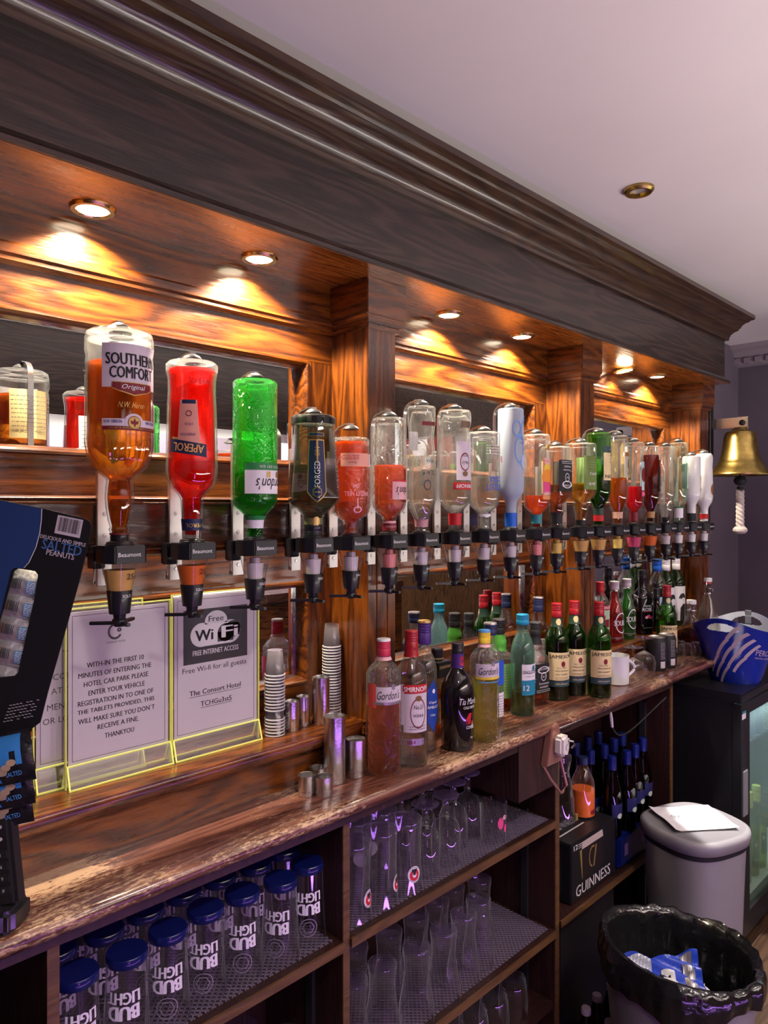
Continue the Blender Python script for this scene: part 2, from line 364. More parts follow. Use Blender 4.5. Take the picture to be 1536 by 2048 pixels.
MB().tube([(2.86, -1.24, 1.03), (2.62, -1.35, 1.62)], .014, WHITEP).build('shaft', t)
# ------------------------------------------------------------------ pelmet over the back bar
XE = 2.872; X0 = -.7
def swept(name, prof, mat, parent, base=1.022):
    """moulding along the bar that turns the right-hand corner with a mitre"""
    m = MB(); n = len(prof); vs = []
    for y, z in prof: vs.append((X0, y, z))
    for y, z in prof: vs.append((XE+(base-y), y, z))
    for y, z in prof: vs.append((XE+(base-y), 1.265, z))
    fs = []
    for k in (0, n):
        for i in range(n-1): fs.append((k+i, k+i+1, k+n+i+1, k+n+i))
    m.add(vs, fs, mat); return m.build(name, parent, angle=25)
pel = thing('pelmet', 'long dark wooden pelmet with moulded cornice above the back bar', 'pelmet', (0, 0, 0))
swept('cornice', [(1.022, 2.146), (1.010, 2.146), (1.009, 2.156), (1.004, 2.168), (.994, 2.178), (.984, 2.184), (.982, 2.190), (.978, 2.193), (.974, 2.203), (.964, 2.213), (.955, 2.217), (.952, 2.222), (.944, 2.225), (.938, 2.229), (.938, 2.243), (1.022, 2.243)], wcor, pel)
MB().prism([(1.022, 1.990), (1.022, 2.15), (1.06, 2.15), (1.06, 1.990)], X0, XE, wpel).box(XE-.03, XE, 1.03, 1.265, 1.99, 2.2, wpel).build('frieze', pel, smooth=False)
swept('lip_moulding', [(1.022, 2.004), (1.018, 2.001), (1.016, 1.997), (1.010, 1.994), (1.006, 1.988), (1.006, 1.980), (1.030, 1.979)], wpel, pel)
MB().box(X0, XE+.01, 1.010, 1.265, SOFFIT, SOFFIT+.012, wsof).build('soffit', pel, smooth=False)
for i, x in enumerate(SPOT_X):
    t = thing('downlight', '%s lit gold-rimmed downlight from the left in the pelmet soffit' % ORD[i], 'downlight', (x, SPOT_Y, SOFFIT), group='downlights in the soffit')
    if i == 4: t.rotation_euler = (0, R(-24), 0); t.location.z -= .014; t['label'] = 'tilted lit downlight hanging out of the pelmet soffit'
    MB().lathe([(.024, -.002), (.026, -.005), (.033, -.005), (.036, -.001), (.036, .0)], GOLD).build('trim_ring', t)
    MB().lathe([(0, -.003), (.026, -.003)], LAMPM).build('lamp_face', t, smooth=False)
t = thing('ceiling_downlight', 'unlit brass-rimmed downlight set in the pink ceiling', 'downlight', (1.689, .805, CEIL))
MB().lathe([(.022, -.001), (.024, -.010), (.031, -.011), (.036, -.006), (.037, 0)], BRASS).build('trim_ring', t)
MB().lathe([(0, -.002), (.023, -.002)], pm('dead_lamp', (.35, .33, .33), .3)).build('lamp_face', t, smooth=False)
# ------------------------------------------------------------------ pillars, mirror bays
PX = [.137, 1.028, 1.895, 2.792]; PW = .083
def pillar(x, label, pl=.026):
    t = thing('bar_pillar', label, 'pillar', (x, 0, 0), group='back bar pillars'); t['kind'] = 'thing'
    sh = MB().box(0, PW, 1.084, 1.26, .955, SOFFIT, wz)
    for q in (.024, .056): sh.box(q, q+.004, 1.0825, 1.086, 1.06, 1.43, DARKG)
    sh.build('shaft', t, bevel=.0012)
    c = MB(); a, b = -.017, PW+.017
    c.box(a, b, 1.066, 1.262, 1.905, SOFFIT, wx)
    c.prism([(a, 1.905), (b, 1.905), (b-.004, 1.898), (a+.004, 1.898)], 1.070, 1.262, wx, 'y')
    c.box(a+.005, b-.005, 1.071, 1.262, 1.888, 1.905, wx); c.box(a+.010, b-.010, 1.076, 1.262, 1.878, 1.889, wx)
    o = c.build('capital', t, bevel=.0015); o.data.materials.append(wy)
    for f in o.data.polygons:
        if abs(f.normal.x) > .7: f.material_index = 1
    p = MB().box(-.013, PW+.001, 1.082, 1.2, .955, 1.025, wx); p.box(-.016, PW+.001, 1.076, 1.2, 1.024, 1.045, wx); p.box(-.013, PW+.001, 1.082, 1.2, 1.044, 1.051, wx)
    p.build('plinth', t, bevel=.004)
DARKG = pm('dark_groove', (.012, .005, .003), .6)
pillar(PX[0], 'dark wooden pillar just past the left mirror')
pillar(PX[1], 'wooden pillar between the left and middle mirrors'); pillar(PX[2], 'wooden pillar between the middle and right mirrors'); pillar(PX[3], 'wooden end pillar next to the brass bell')
def bay(x0, x1, which):
    t = thing('mirror_bay', 'wood-framed mirror panel behind the bottles, %s bay' % which, 'mirror', (0, 0, 0), group='mirror bays')
    f = MB().box(x0, x1, 1.186, 1.26, 1.912, SOFFIT, wx)
    f.prism([(1.186, 1.912), (1.184, 1.908), (1.184, 1.894), (1.188, 1.890), (1.188, 1.884), (1.196, 1.878), (1.26, 1.878), (1.26, 1.912)], x0, x1, wx)
    f.build('fascia', t, angle=20, smooth=False)
    MB().box(x0, x1, 1.20, 1.26, 1.815, 1.88, wx).build('top_rail', t, smooth=False)
    for a, b in ((x0, x0+.068), (x1-.068, x1)): MB().box(a, b, 1.2, 1.26, .9555, 1.816, wz).build('stile', t, smooth=False)
    MB().box(x0+.068, x1-.068, 1.2, 1.26, 1.343, 1.585, wx).build('middle_rail', t, smooth=False)
    MB().box(x0+.068, x1-.068, 1.2, 1.26, .9555, 1.124, wx).build('bottom_rail', t, smooth=False)
    a, b = x0+.068, x1-.068
    for z0, z1 in ((1.585, 1.815), (1.124, 1.343)):
        m = MB()
        pr = [(0, 1.2), (.002, 1.195), (.006, 1.194), (.010, 1.199), (.013, 1.206), (.016, 1.222)]
        for i in range(5):
            (d0, y0), (d1, y1) = pr[i], pr[i+1]
            q0 = [(a+d0, y0, z0+d0), (b-d0, y0, z0+d0), (b-d0, y0, z1-d0), (a+d0, y0, z1-d0)]
            q1 = [(a+d1, y1, z0+d1), (b-d1, y1, z0+d1), (b-d1, y1, z1-d1), (a+d1, y1, z1-d1)]
            m.add(q0+q1, [(k, (k+1) % 4, 4+(k+1) % 4, 4+k) for k in range(4)], wx)
        m.build('moulding', t, angle=50)
        MB().box(a, b, 1.222, 1.226, z0, z1, MIRROR).build('mirror_glass', t, smooth=False)
bay(PX[0]+PW, PX[1], 'left'); bay(PX[1]+PW, PX[2], 'middle'); bay(PX[2]+PW, PX[3], 'right')
# continuous glossy mounting board for the optics
t = thing('mounting_board', 'long glossy dark board carrying the row of optics', 'board', (0, 0, 0))
MB().box(.0, PX[3]+.07, 1.072, 1.0845, 1.434, 1.506, wrail).build('board_face', t, bevel=.001)
for z in (1.506, 1.434):
    s_ = 1 if z > 1.47 else -1
    MB().prism([(1.0845, z), (1.0845, z+s_*.012), (1.074, z+s_*.011), (1.070, z+s_*.008), (1.073, z+s_*.005), (1.069, z+s_*.002), (1.071, z-s_*.001)], 0, PX[3]+.07, wx).build('bead', t, angle=60)
for x in (.26, 1.2, 2.0, 2.72): MB().box(x-.02, x+.02, 1.08, 1.205, 1.45, 1.49, MATTB).build('bracket', t, smooth=False)
# ------------------------------------------------------------------ ledge, worktop, cabinet
def ledge(x0, x1, label):
    t = thing('bar_ledge', label, 'ledge', (0, 0, 0))
    MB().box(x0, x1, 1.088, 1.199, 1.036, 1.050, wx).build('board', t, bevel=.001)
    MB().prism([(1.096, 1.046), (1.088, 1.047), (1.085, 1.040), (1.090, 1.032), (1.091, 1.026), (1.098, 1.020), (1.106, 1.018), (1.115, 1.018), (1.115, 1.046)], x0, x1, wx).build('nosing', t, angle=60)
    MB().box(x0, x1, 1.11, 1.199, .955, 1.036, wx).build('riser', t, smooth=False)
ledge(PX[0]+PW, PX[1]-.001, 'raised wooden ledge step below the left mirror, carrying the sign holders')
ledge(PX[2]+PW, PX[3], 'raised wooden ledge step below the right mirror, carrying coloured bottles')
t = thing('bar_counter', 'worn reddish wooden worktop under the bottles', 'worktop', (0, 0, 0))
MB().prism([(1.262, .955), (.978, .955), (.970, .9525), (.967, .946), (.968, .938), (.974, .930), (.982, .928), (1.262, .928)], -.7, 2.93, wtop).build('worktop', t, angle=60)
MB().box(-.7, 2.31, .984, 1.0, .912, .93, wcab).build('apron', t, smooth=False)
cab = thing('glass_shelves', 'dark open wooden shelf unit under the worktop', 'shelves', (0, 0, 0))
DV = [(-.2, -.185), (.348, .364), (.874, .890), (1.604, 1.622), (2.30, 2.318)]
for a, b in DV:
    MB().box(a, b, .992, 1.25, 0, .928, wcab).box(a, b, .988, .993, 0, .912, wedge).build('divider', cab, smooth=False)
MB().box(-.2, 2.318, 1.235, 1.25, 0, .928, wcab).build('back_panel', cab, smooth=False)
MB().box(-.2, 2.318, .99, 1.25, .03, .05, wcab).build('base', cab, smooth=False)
LINE = pm('liner_plastic', (.15, .12, .19), .5)
def shelf(x0, x1, z, liner=True, depth=.985):
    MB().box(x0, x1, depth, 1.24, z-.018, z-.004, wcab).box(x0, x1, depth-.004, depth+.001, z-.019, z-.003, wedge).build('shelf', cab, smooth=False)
    if liner:
        m = MB(); y0, y1 = depth+.018, 1.235; s_ = .0125; d = y1-y0; wd = .0011
        n = int((x1-x0+d)/s_)
        for k in range(n+1):
            for sg in (1, -1):
                xs = x0-d+k*s_ if sg > 0 else x0+k*s_
                pts = [(xs+ (0 if sg > 0 else 0), y0), (xs+sg*d, y1)]
                a, b = pts
                lo, hi = (x0+.006, x1-.012)
                def cut(p, q):
                    (px, py), (qx, qy) = p, q
                    if px < lo: f = (lo-px)/(qx-px) if qx != px else 2; px, py = lo, py+(qy-py)*f if f <= 1 else 9
                    elif px > hi: f = (hi-px)/(qx-px) if qx != px else 2; px, py = hi, py+(qy-py)*f if f <= 1 else 9
                    return (px, py)
                if max(a[0], b[0]) <= lo or min(a[0], b[0]) >= hi: continue
                a2 = cut(a, b); b2 = cut(b, a)
                dx, dy = b2[0]-a2[0], b2[1]-a2[1]; L = math.hypot(dx, dy)
                if L < .004: continue
                nx, ny = -dy/L*wd, dx/L*wd
                m.prism([(a2[0]-nx, a2[1]-ny), (b2[0]-nx, b2[1]-ny), (b2[0]+nx, b2[1]+ny), (a2[0]+nx, a2[1]+ny)], z-.004, z-.002, LINE, 'z')
        m.build('mesh_liner', cab, smooth=False)
SH1, SH2, SH3 = .698, .545, .30
shelf(-.185, .348, SH1-.03, False)
shelf(.364, .874, SH1); shelf(.890, 1.604, SH1); shelf(.890, 1.604, .415); shelf(.364, .874, .37, False); shelf(1.622, 2.30, .43, False)
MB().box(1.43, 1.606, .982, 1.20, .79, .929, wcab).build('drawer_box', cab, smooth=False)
for q0, q1, zt in ((1.596, 1.604, .70), (2.29, 2.30, .85), (1.622, 1.632, .75), (.866, .874, .66)): MB().box(q0, q1, 1.07, 1.09, .1, zt, MATTB).build('shelf_track', cab, smooth=False)
# ------------------------------------------------------------------ bottles
def interp(prof, z):
    if z <= prof[0][1]: return prof[0][0], (prof[0][2] if len(prof[0]) > 2 else 0)
    for p, q in zip(prof, prof[1:]):
        if p[1] <= z <= q[1] and q[1] > p[1]:
            f = (z-p[1])/(q[1]-p[1]); sp = p[2] if len(p) > 2 else 0; sq = q[2] if len(q) > 2 else 0
            return p[0]+(q[0]-p[0])*f, sp+(sq-sp)*f
    return prof[-1][0], (prof[-1][2] if len(prof[-1]) > 2 else 0)
def shape_sq(a, p):
    k = p[2] if len(p) > 2 else 0
    q = min(1/max(abs(math.cos(a)), abs(math.sin(a))), 1.27)
    return 1+(q-1)*k
def shape_hex(a, p):
    k = p[2] if len(p) > 2 else 0; w6 = PI/3
    q = 1/math.cos(((a+w6/2) % w6)-w6/2)*.97
    return 1+(q-1)*k
def shape_flute(a, p):
    k = p[2] if len(p) > 2 else 0
    return 1+.022*k*math.cos(a*32)
def body_map(prof, shape, phi0=0, base=.0006):
    def f(a, b, e=0):
        r, k = interp(prof, b); r = max(r, .004)
        ph = phi0+a/r if not SQ[0] else phi0+a/r
        q = r*(shape(ph, (r, b, k)) if shape else 1)+base+e
        return (q*math.sin(ph), -q*math.cos(ph), b)
    return f
SQ = [False]
def bottle(name, label, loc, prof, glass, liq=None, parts=(), rz=0, flip=False, shape=None, n=28, group=None, cat='bottle', dots=False):
    t = thing(name, label, cat, loc, (0, PI if flip else 0, R(rz)), group)
    if shape is shape_flute: n = 128
    top = prof[-1][1]
    m = MB().lathe([(0, .004), (prof[0][0]*.7, .002)]+list(prof)+[(max(.004, prof[-1][0]-.003), top)], glass, n, shape=shape)
    inn = [(max(.003, q[0]-.0035), q[1], *(q[2:])) for q in prof if q[1] > .008]
    if glass.name not in ('black_bottle', 'frosted_glass', 'coconut_white'): m.lathe([(0, .012)]+[(inn[0][0]*.8, .011)]+inn, glass, n, shape=shape)
    m.build('glass_body', t, angle=50 if shape is None else 30)
    if liq:
        mat, z0, z1 = liq; zs = [z0]+[p[1] for p in prof if z0+.001 < p[1] < z1-.001]+[z1]
        ins = []
        for z in zs:
            r, k = interp(prof, z); ins.append((max(.002, r-.0042), z, k))
        MB().lathe([(0, z0)]+ins+[(0, z1)], mat, min(n, 48), shape=shape if shape is not shape_flute else None).build('liquid', t, angle=50)
    for pt in parts:
        kind = pt[0]
        if kind == 'cap':            # ('cap', part name, z0, z1, r, mat[, top mat])
            _, pn, z0, z1, r, mat = pt[:6]
            m = MB(); rr = [(r*.98, z0), (r, z0+.001)]
            k = 5 if z1-z0 > .02 else 2
            for i in range(1, k): z = z0+(z1-z0)*(.35+.6*i/k); rr += [(r, z-.0006), (r*.965, z), (r, z+.0006)]
            rr += [(r, z1-.001), (r*.94, z1)]
            m.lathe(rr+[(0, z1)], mat, 22)
            if len(pt) > 6: m.lathe([(r*1.0, z1-.004), (r*1.02, z1-.001), (r*.95, z1+.0006), (0, z1+.0006)], pt[6], 22)
            m.build(pn, t, angle=50)
        elif kind == 'wrap':         # ('wrap', part name, z0, z1, mat)
            _, pn, z0, z1, mat = pt[:5]
            zs = [z0]+[p[1] for p in prof if z0 < p[1] < z1]+[z1]
            m = MB().lathe([(interp(prof, z)[0]+.0009, z, interp(prof, z)[1]) for z in zs], mat, 24, shape=shape)
            if len(pt) > 5:
                mp = body_map(prof, shape, 0, .0014)
                for it in pt[5]: m.text(it[0], mp, it[1], it[2], it[3], it[4], rot=it[5] if len(it) > 5 else 0)
            m.build(pn, t, angle=50)
        elif kind == 'lab':          # ('lab', part name, centre angle in degrees, width, b0, b1, base mat or None, items)
            _, pn, deg, wdt, b0, b1, base, items = pt[:8]
            m = MB(); mp = body_map(prof, shape, R(deg))
            if base: m.patch(mp, -wdt/2, wdt/2, b0, b1, base, 14, 5)
            e = .0003
            for it in items:
                k = it[0]
                if k == 't':         # text, da, b, h, mat, options
                    o = it[6] if len(it) > 6 else {}
                    m.text(it[1], mp, it[2], it[3], it[4], it[5], wd=o.get('w'), bold=o.get('bold', .012), shear=o.get('shear', 0), rot=o.get('rot', 0), space=o.get('space', 1), eps=e+.0003)
                elif k == 'r': m.patch(mp, it[1], it[2], it[3], it[4], it[5], 10, 3, eps=e)
                elif k == 'o': m.oval(mp, it[1], it[2], it[3], it[4], it[5], 20, eps=e+(it[6] if len(it) > 6 else 0), hole=it[7] if len(it) > 7 else 0)
                elif k == 'p': m.poly(mp, it[1], it[2], eps=e)
                e += .00012
            m.build(pn, t, angle=60)
    return t
def lines(a0, a1, b0, b1, n, mat, seed=1):
    """small print: rows of short dashes"""
    rnd = random.Random(seed); out = []
    for i in range(n):
        b = b1-(b1-b0)*(i+.5)/n; a = a0
        while a < a1-.002:
            w_ = min(rnd.uniform(.002, .008), a1-a); out.append(('r', a, a+w_, b-.0006, b+.0006, mat)); a += w_+.0012
    return out
UP = {'rot': 180}
def gordons(k=1.0, r=.0375):
    return [(r*.90, 0), (r, .004), (r, .20*k), (r*.97, .206*k), (r*.82, .216*k), (r*.50, .228*k), (r*.38, .237*k), (.0132, .25*k), (.0132, .27*k)]
def script_label(mat, word, deg=-4, b0=.155, b1=.195, wd=.07, foot=None, b=None):
    c = (b0+b1)/2
    it = [('t', word, 0, c+.003, .017, INK, {'shear': .35, 'w': wd*.72, 'bold': -.004})]
    if foot: it.append(('r', -wd/2, wd/2, b0, b0+.006, foot))
    return ('lab', 'front_label', deg, wd, b0, b1, mat, it)
OY = 1.012; OZ = 1.445                                      # optics: bottle axis and mouth height
OX = [.458, .576, .695, .822, .915, 1.019, 1.116, 1.227, 1.333, 1.440, 1.553, 1.647, 1.773, 1.871, 1.985, 2.091, 2.202, 2.320, 2.420, 2.530, 2.642]
# --- the spirit measures under the bottles
WARMP = pm('amber_measure', (.62, .36, .10), .35); PINKP = pm('pink_measure', (.75, .25, .24), .35); GREYP = pm('pale_measure', (.62, .56, .60), .35); YELP = pm('yellow_measure', (.75, .52, .12), .35); REDM = pm('orange_measure', (.70, .14, .02), .3); MAGM = pm('magenta_measure', (.55, .06, .14), .35)
def optic(i, height, fill, full, what):
    x = OX[i]; t = thing('optic_dispenser', what, 'optic', (x, OY, OZ), (0, 0, 0), 'row of wall-mounted optics')
    g = .063                                               # strip stands this far behind the bottle axis
    top = height+.016
    m = MB().box(-.011, .011, g-.012, g-.004, -.063, min(top-.03, .165), ALU)
    for z in (.012, .045, -.045): m.lathe([(0, .0012), (.003, .0012), (.0036, 0)], STEEL, 10, T=Matrix.Translation((0, g-.0122, z)) @ Matrix.Rotation(R(90), 4, 'X'))
    m.build('mounting_strip', t, bevel=.0006, angle=40)
    z1 = min(top-.03, .165)-.02
    a = [(g-.014, z1), (g-.014, top-.03)]+[(g-.014-.028*(1-math.cos(q*PI/2/6)), top-.03+.027*math.sin(q*PI/2/6)) for q in range(1, 7)]+[(.014, top-.0005), (.0, top-.0008), (-.003, top-.001)]
    MB().ribbon(a, .010, .0024, STEEL).build('top_arm', t, angle=50)
    MB().lathe([(0, top-.002), (.006, top-.003), (.012, top-.006), (.0155, top-.0095), (.016, top-.011), (.010, top-.013), (0, top-.013)], GREYM, 22).build('pressure_cap', t)
    c = MB()
    P = [(-.030, -.012), (-.018, -.027), (.026, -.027), (.033, -.018), (.033, .012), (.018, .026), (-.018, .026), (-.030, .014)]
    c.prism(P, -.026, .000, BLACK, 'z'); c.box(-.014, .014, .02, g-.012, -.026, -.004, BLACK); c.box(-.026, -.008, .03, g-.01, -.036, -.002, BLACK)
    c.lathe([(.020, 0), (.020, .003), (.016, .006), (.0135, .006)], BLACK, 22)
    c.build('collar', t, bevel=.0015)
    mp = flat((0, -.0274, -.013), (1, 0, 0), (0, 0, 1))
    MB().text('Beaumont', mp, .003, 0, .0062, WHITEP, wd=.034, bold=0).build('maker_lettering', t, smooth=False)
    mm = MB().lathe([(.0255, -.026), (.0245, -.032), (.0175, -.066), (.0175, -.068)], CLEAR, 26)
    ch = mm.build('measure_chamber', t)
    if full: MB().lathe([(0, -.036), (.0225, -.036), (.0165, -.066), (0, -.066)], fill, 24).build('measured_drink', ch)
    else:
        MB().lathe([(0, -.030), (.009, -.030), (.009, -.038), (.0145, -.039), (.0125, -.066), (0, -.066)], fill, 20).build('piston', ch)
    tm = lambda q, b, e=0: ((.0226+.2*(b+.045)*.9+e)*math.sin(q/.022), -(.0226+.2*(b+.045)*.9+e)*math.cos(q/.022), b)
    MB().text('25', tm, .006, -.045, .0085, INK, eps=.0008).text('ml', tm, .0185, -.0465, .0058, INK, bold=0, eps=.0008).build('measure_mark', ch, smooth=False)
    nz = MB().lathe([(.0178, -.066), (.0182, -.068), (.0155, -.094), (.0150, -.100), (.0095, -.1005), (.0085, -.107), (.0105, -.109), (.0105, -.1145), (.006, -.117), (0, -.117)], BLACK, 24)
    nm = lambda q, b, e=0: (( .0186+e)*math.sin(q/.018), -(.0186+e)*math.cos(q/.018), b)
    nz.text('SOLO', nm, .003, -.0735, .0042, WHITEP, wd=.013, bold=0)
    nz.build('nozzle', t)
    lv = MB()
    for q in (0, 128, 232):
        T = Matrix.Rotation(R(q), 4, 'Z')
        k = .030 if q == 0 else .042
        lv.box(-.0032, .0032, -k, -.004, -.1165, -.1115, BLACK, T @ Matrix.Translation((0, 0, 0)))
    lv.lathe([(0, -.109), (.010, -.109), (.011, -.112), (.008, -.119), (0, -.119)], BLACK, 18)
    lv.build('lever', t, bevel=.0008)
    MB().tube([(-.017, .048, -.036), (-.017, .048, -.052), (-.017, .048, -.060)], [.0018, .0018, .0038], CHROME, 10).build('release_plunger', t)
GREYM = pm('grey_metal', (.10, .10, .105), .35, .5)
ob = []
def hang(i, name, label, prof, glass, liq, parts, **k):
    H = prof[-1][1]; ob.append(H)
    return bottle(name, label, (OX[i], OY, OZ+H), prof, glass, liq, parts, flip=True, group='inverted bottles in the optics', **k)
def lv(H, ya, yb): return (H-yb, H-ya)
# 1 amber liqueur, label printed to read while the bottle hangs
sc = [(.040, 0), (.046, .004), (.048, .014), (.048, .030), (.0462, .038), (.0472, .046), (.0476, .150, .2), (.0472, .166, 1), (.0445, .181, 1), (.037, .199, 1), (.022, .212, .6), (.018, .217, 0), (.0195, .228), (.0205, .242), (.0192, .258), (.0166, .274), (.0135, .286), (.0155, .289), (.0135, .292), (.013, .312)]
hang(0, 'spirit_bottle', 'large inverted amber liqueur bottle with a cream label, first in the row', sc, CLEAR, (L_AMBER, .047, .300), [
    ('lab', 'front_label', 0, .088, .026, .088, LILAC, [
        ('t', 'SOUTHERN', 0, .0475, .0165, INK, {'rot': 180, 'w': .076, 'bold': .055}), ('t', 'COMFORT', 0, .0665, .0165, INK, {'rot': 180, 'w': .066, 'bold': .055}),
        ('p', [(-.030, .080), (.030, .080), (.031, .089), (.022, .093), (0, .099), (-.022, .093), (-.031, .089)][::-1], GOLDP), ('p', [(-.029, .081), (.029, .081), (.030, .088), (.021, .092), (0, .0975), (-.021, .092), (-.030, .088)][::-1], DRED),
        ('t', 'Original', 0, .0875, .0085, WHITEP, {'rot': 180, 'w': .034, 'shear': .3, 'bold': 0})]),
    ('lab', 'lower_band', 0, .088, .132, .148, LILAC, [('o', 0, .136, .014, .012, LILAC), ('r', -.044, .044, .1425, .148, DRED), ('t', 'N.W. HERON', .029, .136, .0042, PURP, {'rot': 180, 'w': .024, 'bold': .03}), ('t', 'NEW ORLEANS', -.029, .136, .0042, PURP, {'rot': 180, 'w': .022, 'bold': .03}),
        ('o', 0, .137, .0095, .0095, DRED), ('o', 0, .137, .0085, .0085, GOLDP), ('p', [(0, .130), (.002, .135), (.006, .134), (.005, .139), (.002, .139), (0, .144), (-.002, .139), (-.005, .139), (-.006, .134), (-.002, .135)], DRED), ('t', 'LIQUEUR WITH WHISKEY FLAVOUR', 0, .1453, .0028, GOLDP, {'rot': 180, 'w': .07, 'bold': 0})]),
    ('lab', 'signature', 4, .05, .1, .12, None, [('t', 'N.W. Heron', 0, .112, .008, GOLDP, {'rot': 180, 'w': .038, 'shear': .4, 'bold': -.005})]),
    ('lab', 'back_label', 180, .07, .04, .13, CREAM, lines(-.03, .03, .05, .12, 9, GREYINK)),
    ('wrap', 'neck_ring', .2945, .2965, DRED), ('cap', 'stopper', .294, .312, .0125, BLACK)], shape=shape_flute)
# 2 red aperitif
ap = [(.036, 0), (.0405, .005), (.040, .014), (.0375, .028), (.037, .045), (.0385, .08), (.040, .15), (.040, .172), (.0385, .184), (.033, .196), (.022, .208), (.0178, .216), (.0165, .24), (.0148, .262), (.0138, .284)]
hang(1, 'aperitif_bottle', 'inverted bright red aperitif bottle with a dark blue diagonal label', ap, CLEAR, (L_RED, .012, .272), [
    ('lab', 'front_label', 32, .052, .055, .150, None, [('p', [(-.016, .150), (.030, .142), (.030, .120), (-.016, .128)][::-1], GOLDP), ('p', [(-.024, .152), (.033, .143), (.033, .123), (-.024, .132)][::-1], NAVY), ('p', [(-.014, .131), (.020, .125), (.016, .064), (-.009, .064)][::-1], C('peach_label', (.80, .35, .27))), ('r', -.007, .013, .064, .070, NAVY),
        ('t', 'APEROL', .004, .1375, .0125, C('aperitif_lettering', (.85, .42, .12)), {'w': .046, 'bold': .03, 'rot': -6}), ('t', 'APERITIVO', .004, .117, .0042, PURP, {'w': .022, 'bold': 0}), ('t', '1919', .003, .101, .0045, PURP, {'w': .011, 'bold': 0}), ('o', .003, .085, .0045, .0045, DRED, 0, .75)]),
    ('lab', 'embossing', 10, .05, .02, .04, None, [('t', 'APEROL', 0, .034, .009, RED, {'w': .038, 'bold': 0})]),
    ('lab', 'back_label', 180, .05, .05, .14, PAPER, lines(-.02, .02, .06, .13, 9, GREYINK)),
    ('wrap', 'neck_label', .247, .265, NAVY, [('APEROL', .002, .257, .006, GOLDP)])])
# 3 green gin
gg = gordons(1.0)
hang(2, 'gin_bottle', 'inverted green glass gin bottle with a white script label', gg, GREENG, (L_GGREEN, .155, .262), [
    ('lab', 'front_label', -16, .100, .152, .192, PAPER, [('r', -.05, .05, .152, .1585, PAPER), ('t', "Gordon's", 0, .176, .019, INK, {'shear': .35, 'w': .064, 'bold': -.004}), ('o', -.028, .160, .0055, .0055, INK), ('o', -.014, .160, .0055, .0055, GOLDP), ('r', .006, .013, .155, .165, GOLDP)][1:]),
    ('lab', 'green_band', -16, .100, .141, .153, GREENP, [('t', 'LONDON DRY GIN', 0, .147, .0045, WHITEP, {'w': .05, 'bold': 0, 'space': 1.3})]),
    ('wrap', 'neck_label', .229, .236, GREENP), ('wrap', 'neck_seal', .236, .250, PAPER)])
# 4 smoked faceted gin
fg = [(.036, 0), (.0402, .003), (.0402, .016), (.0365, .021, 1), (.0385, .060, 1), (.0450, .148, 1), (.043, .156, 1), (.030, .170, .9), (.0175, .184, .4), (.0155, .192), (.0155, .2), (.0165, .204), (.0165, .222)]
hang(3, 'gin_bottle', 'inverted smoked faceted gin bottle with a navy lantern label', fg, SMOKE, (liquid('smoky_drink', (.55, .54, .47), .05, .5), .09, .21), [
    ('lab', 'front_label', 30, .040, .040, .165, None, [('p', [(-.014, .046), (.014, .046), (.018, .140), (.010, .150), (0, .158), (-.010, .150), (-.018, .140)], GOLDP), ('p', [(-.0125, .048), (.0125, .048), (.0165, .139), (.009, .148), (0, .156), (-.009, .148), (-.0165, .139)], NAVY),
        ('r', -.014, .014, .034, .040, GOLDP), ('r', -.013, .013, .0346, .0394, NAVY), ('t', 'FORGED', 0, .108, .0095, WHITEP, {'rot': -90, 'w': .046, 'bold': 0}), ('t', 'GIN', 0, .068, .0075, GOLDP, {'rot': -90, 'w': .016, 'bold': -.01}), ('p', [(-.0075, .135), (0, .130), (.0075, .135), (.0075, .145), (0, .150), (-.0075, .145)], GOLDP), ('p', [(-.0065, .1355), (0, .1312), (.0065, .1355), (.0065, .1445), (0, .1488), (-.0065, .1445)], NAVY), ('r', -.005, .005, .139, .1405, GOLDP)]),
    ('lab', 'side_lettering', -30, .02, .04, .15, None, [('t', 'WAKEFIELD', 0, .10, .0075, C('etched', (.30, .30, .30)), {'rot': -90, 'w': .075, 'bold': 0})]),
    ('lab', 'base_band', 0, .24, .001, .0165, MATTB, []), ('wrap', 'neck_label', .186, .198, C('olive_label', (.16, .17, .06))), ('lab', 'neck_badge', 20, .014, .182, .2, None, [('o', 0, .192, .0075, .0085, GOLDP), ('o', 0, .192, .006, .007, DRED)]), ('cap', 'stopper', .199, .221, .0172, BLACK)], shape=shape_hex, n=48)
# 5 orange gin
wn_ = [(.032, 0), (.035, .004), (.0355, .015), (.0355, .134), (.035, .140), (.031, .148), (.017, .158), (.0142, .163), (.0135, .175), (.0135, .18), (.0155, .184), (.0155, .188)]
hang(4, 'gin_bottle', 'short inverted orange gin bottle below a pressure cap not touching it', wn_, EMB, (L_ORANGE, .008, .182), [
    ('lab', 'pale_band', 6, .085, .031, .056, C('peach_band', (.85, .40, .30)), [('r', -.043, -.022, .032, .055, PAPER), *lines(-.041, -.024, .034, .053, 5, GREYINK), ('t', 'Rhubarb', .02, .049, .004, DRED, {'w': .014, 'bold': 0}), *lines(.008, .04, .034, .044, 3, RED)]),
    ('lab', 'front_lettering', 20, .06, .08, .14, None, [('t', 'WHITLEY NEILL', 0, .107, .0085, PINKL, {'w': .052, 'bold': .015}), ('t', 'GIN', .003, .092, .006, PINKL, {'w': .011}), ('r', .0, .002, .115, .135, PINKL), ('o', .001, .137, .008, .006, PINKL, 0, .7)])], n=24)
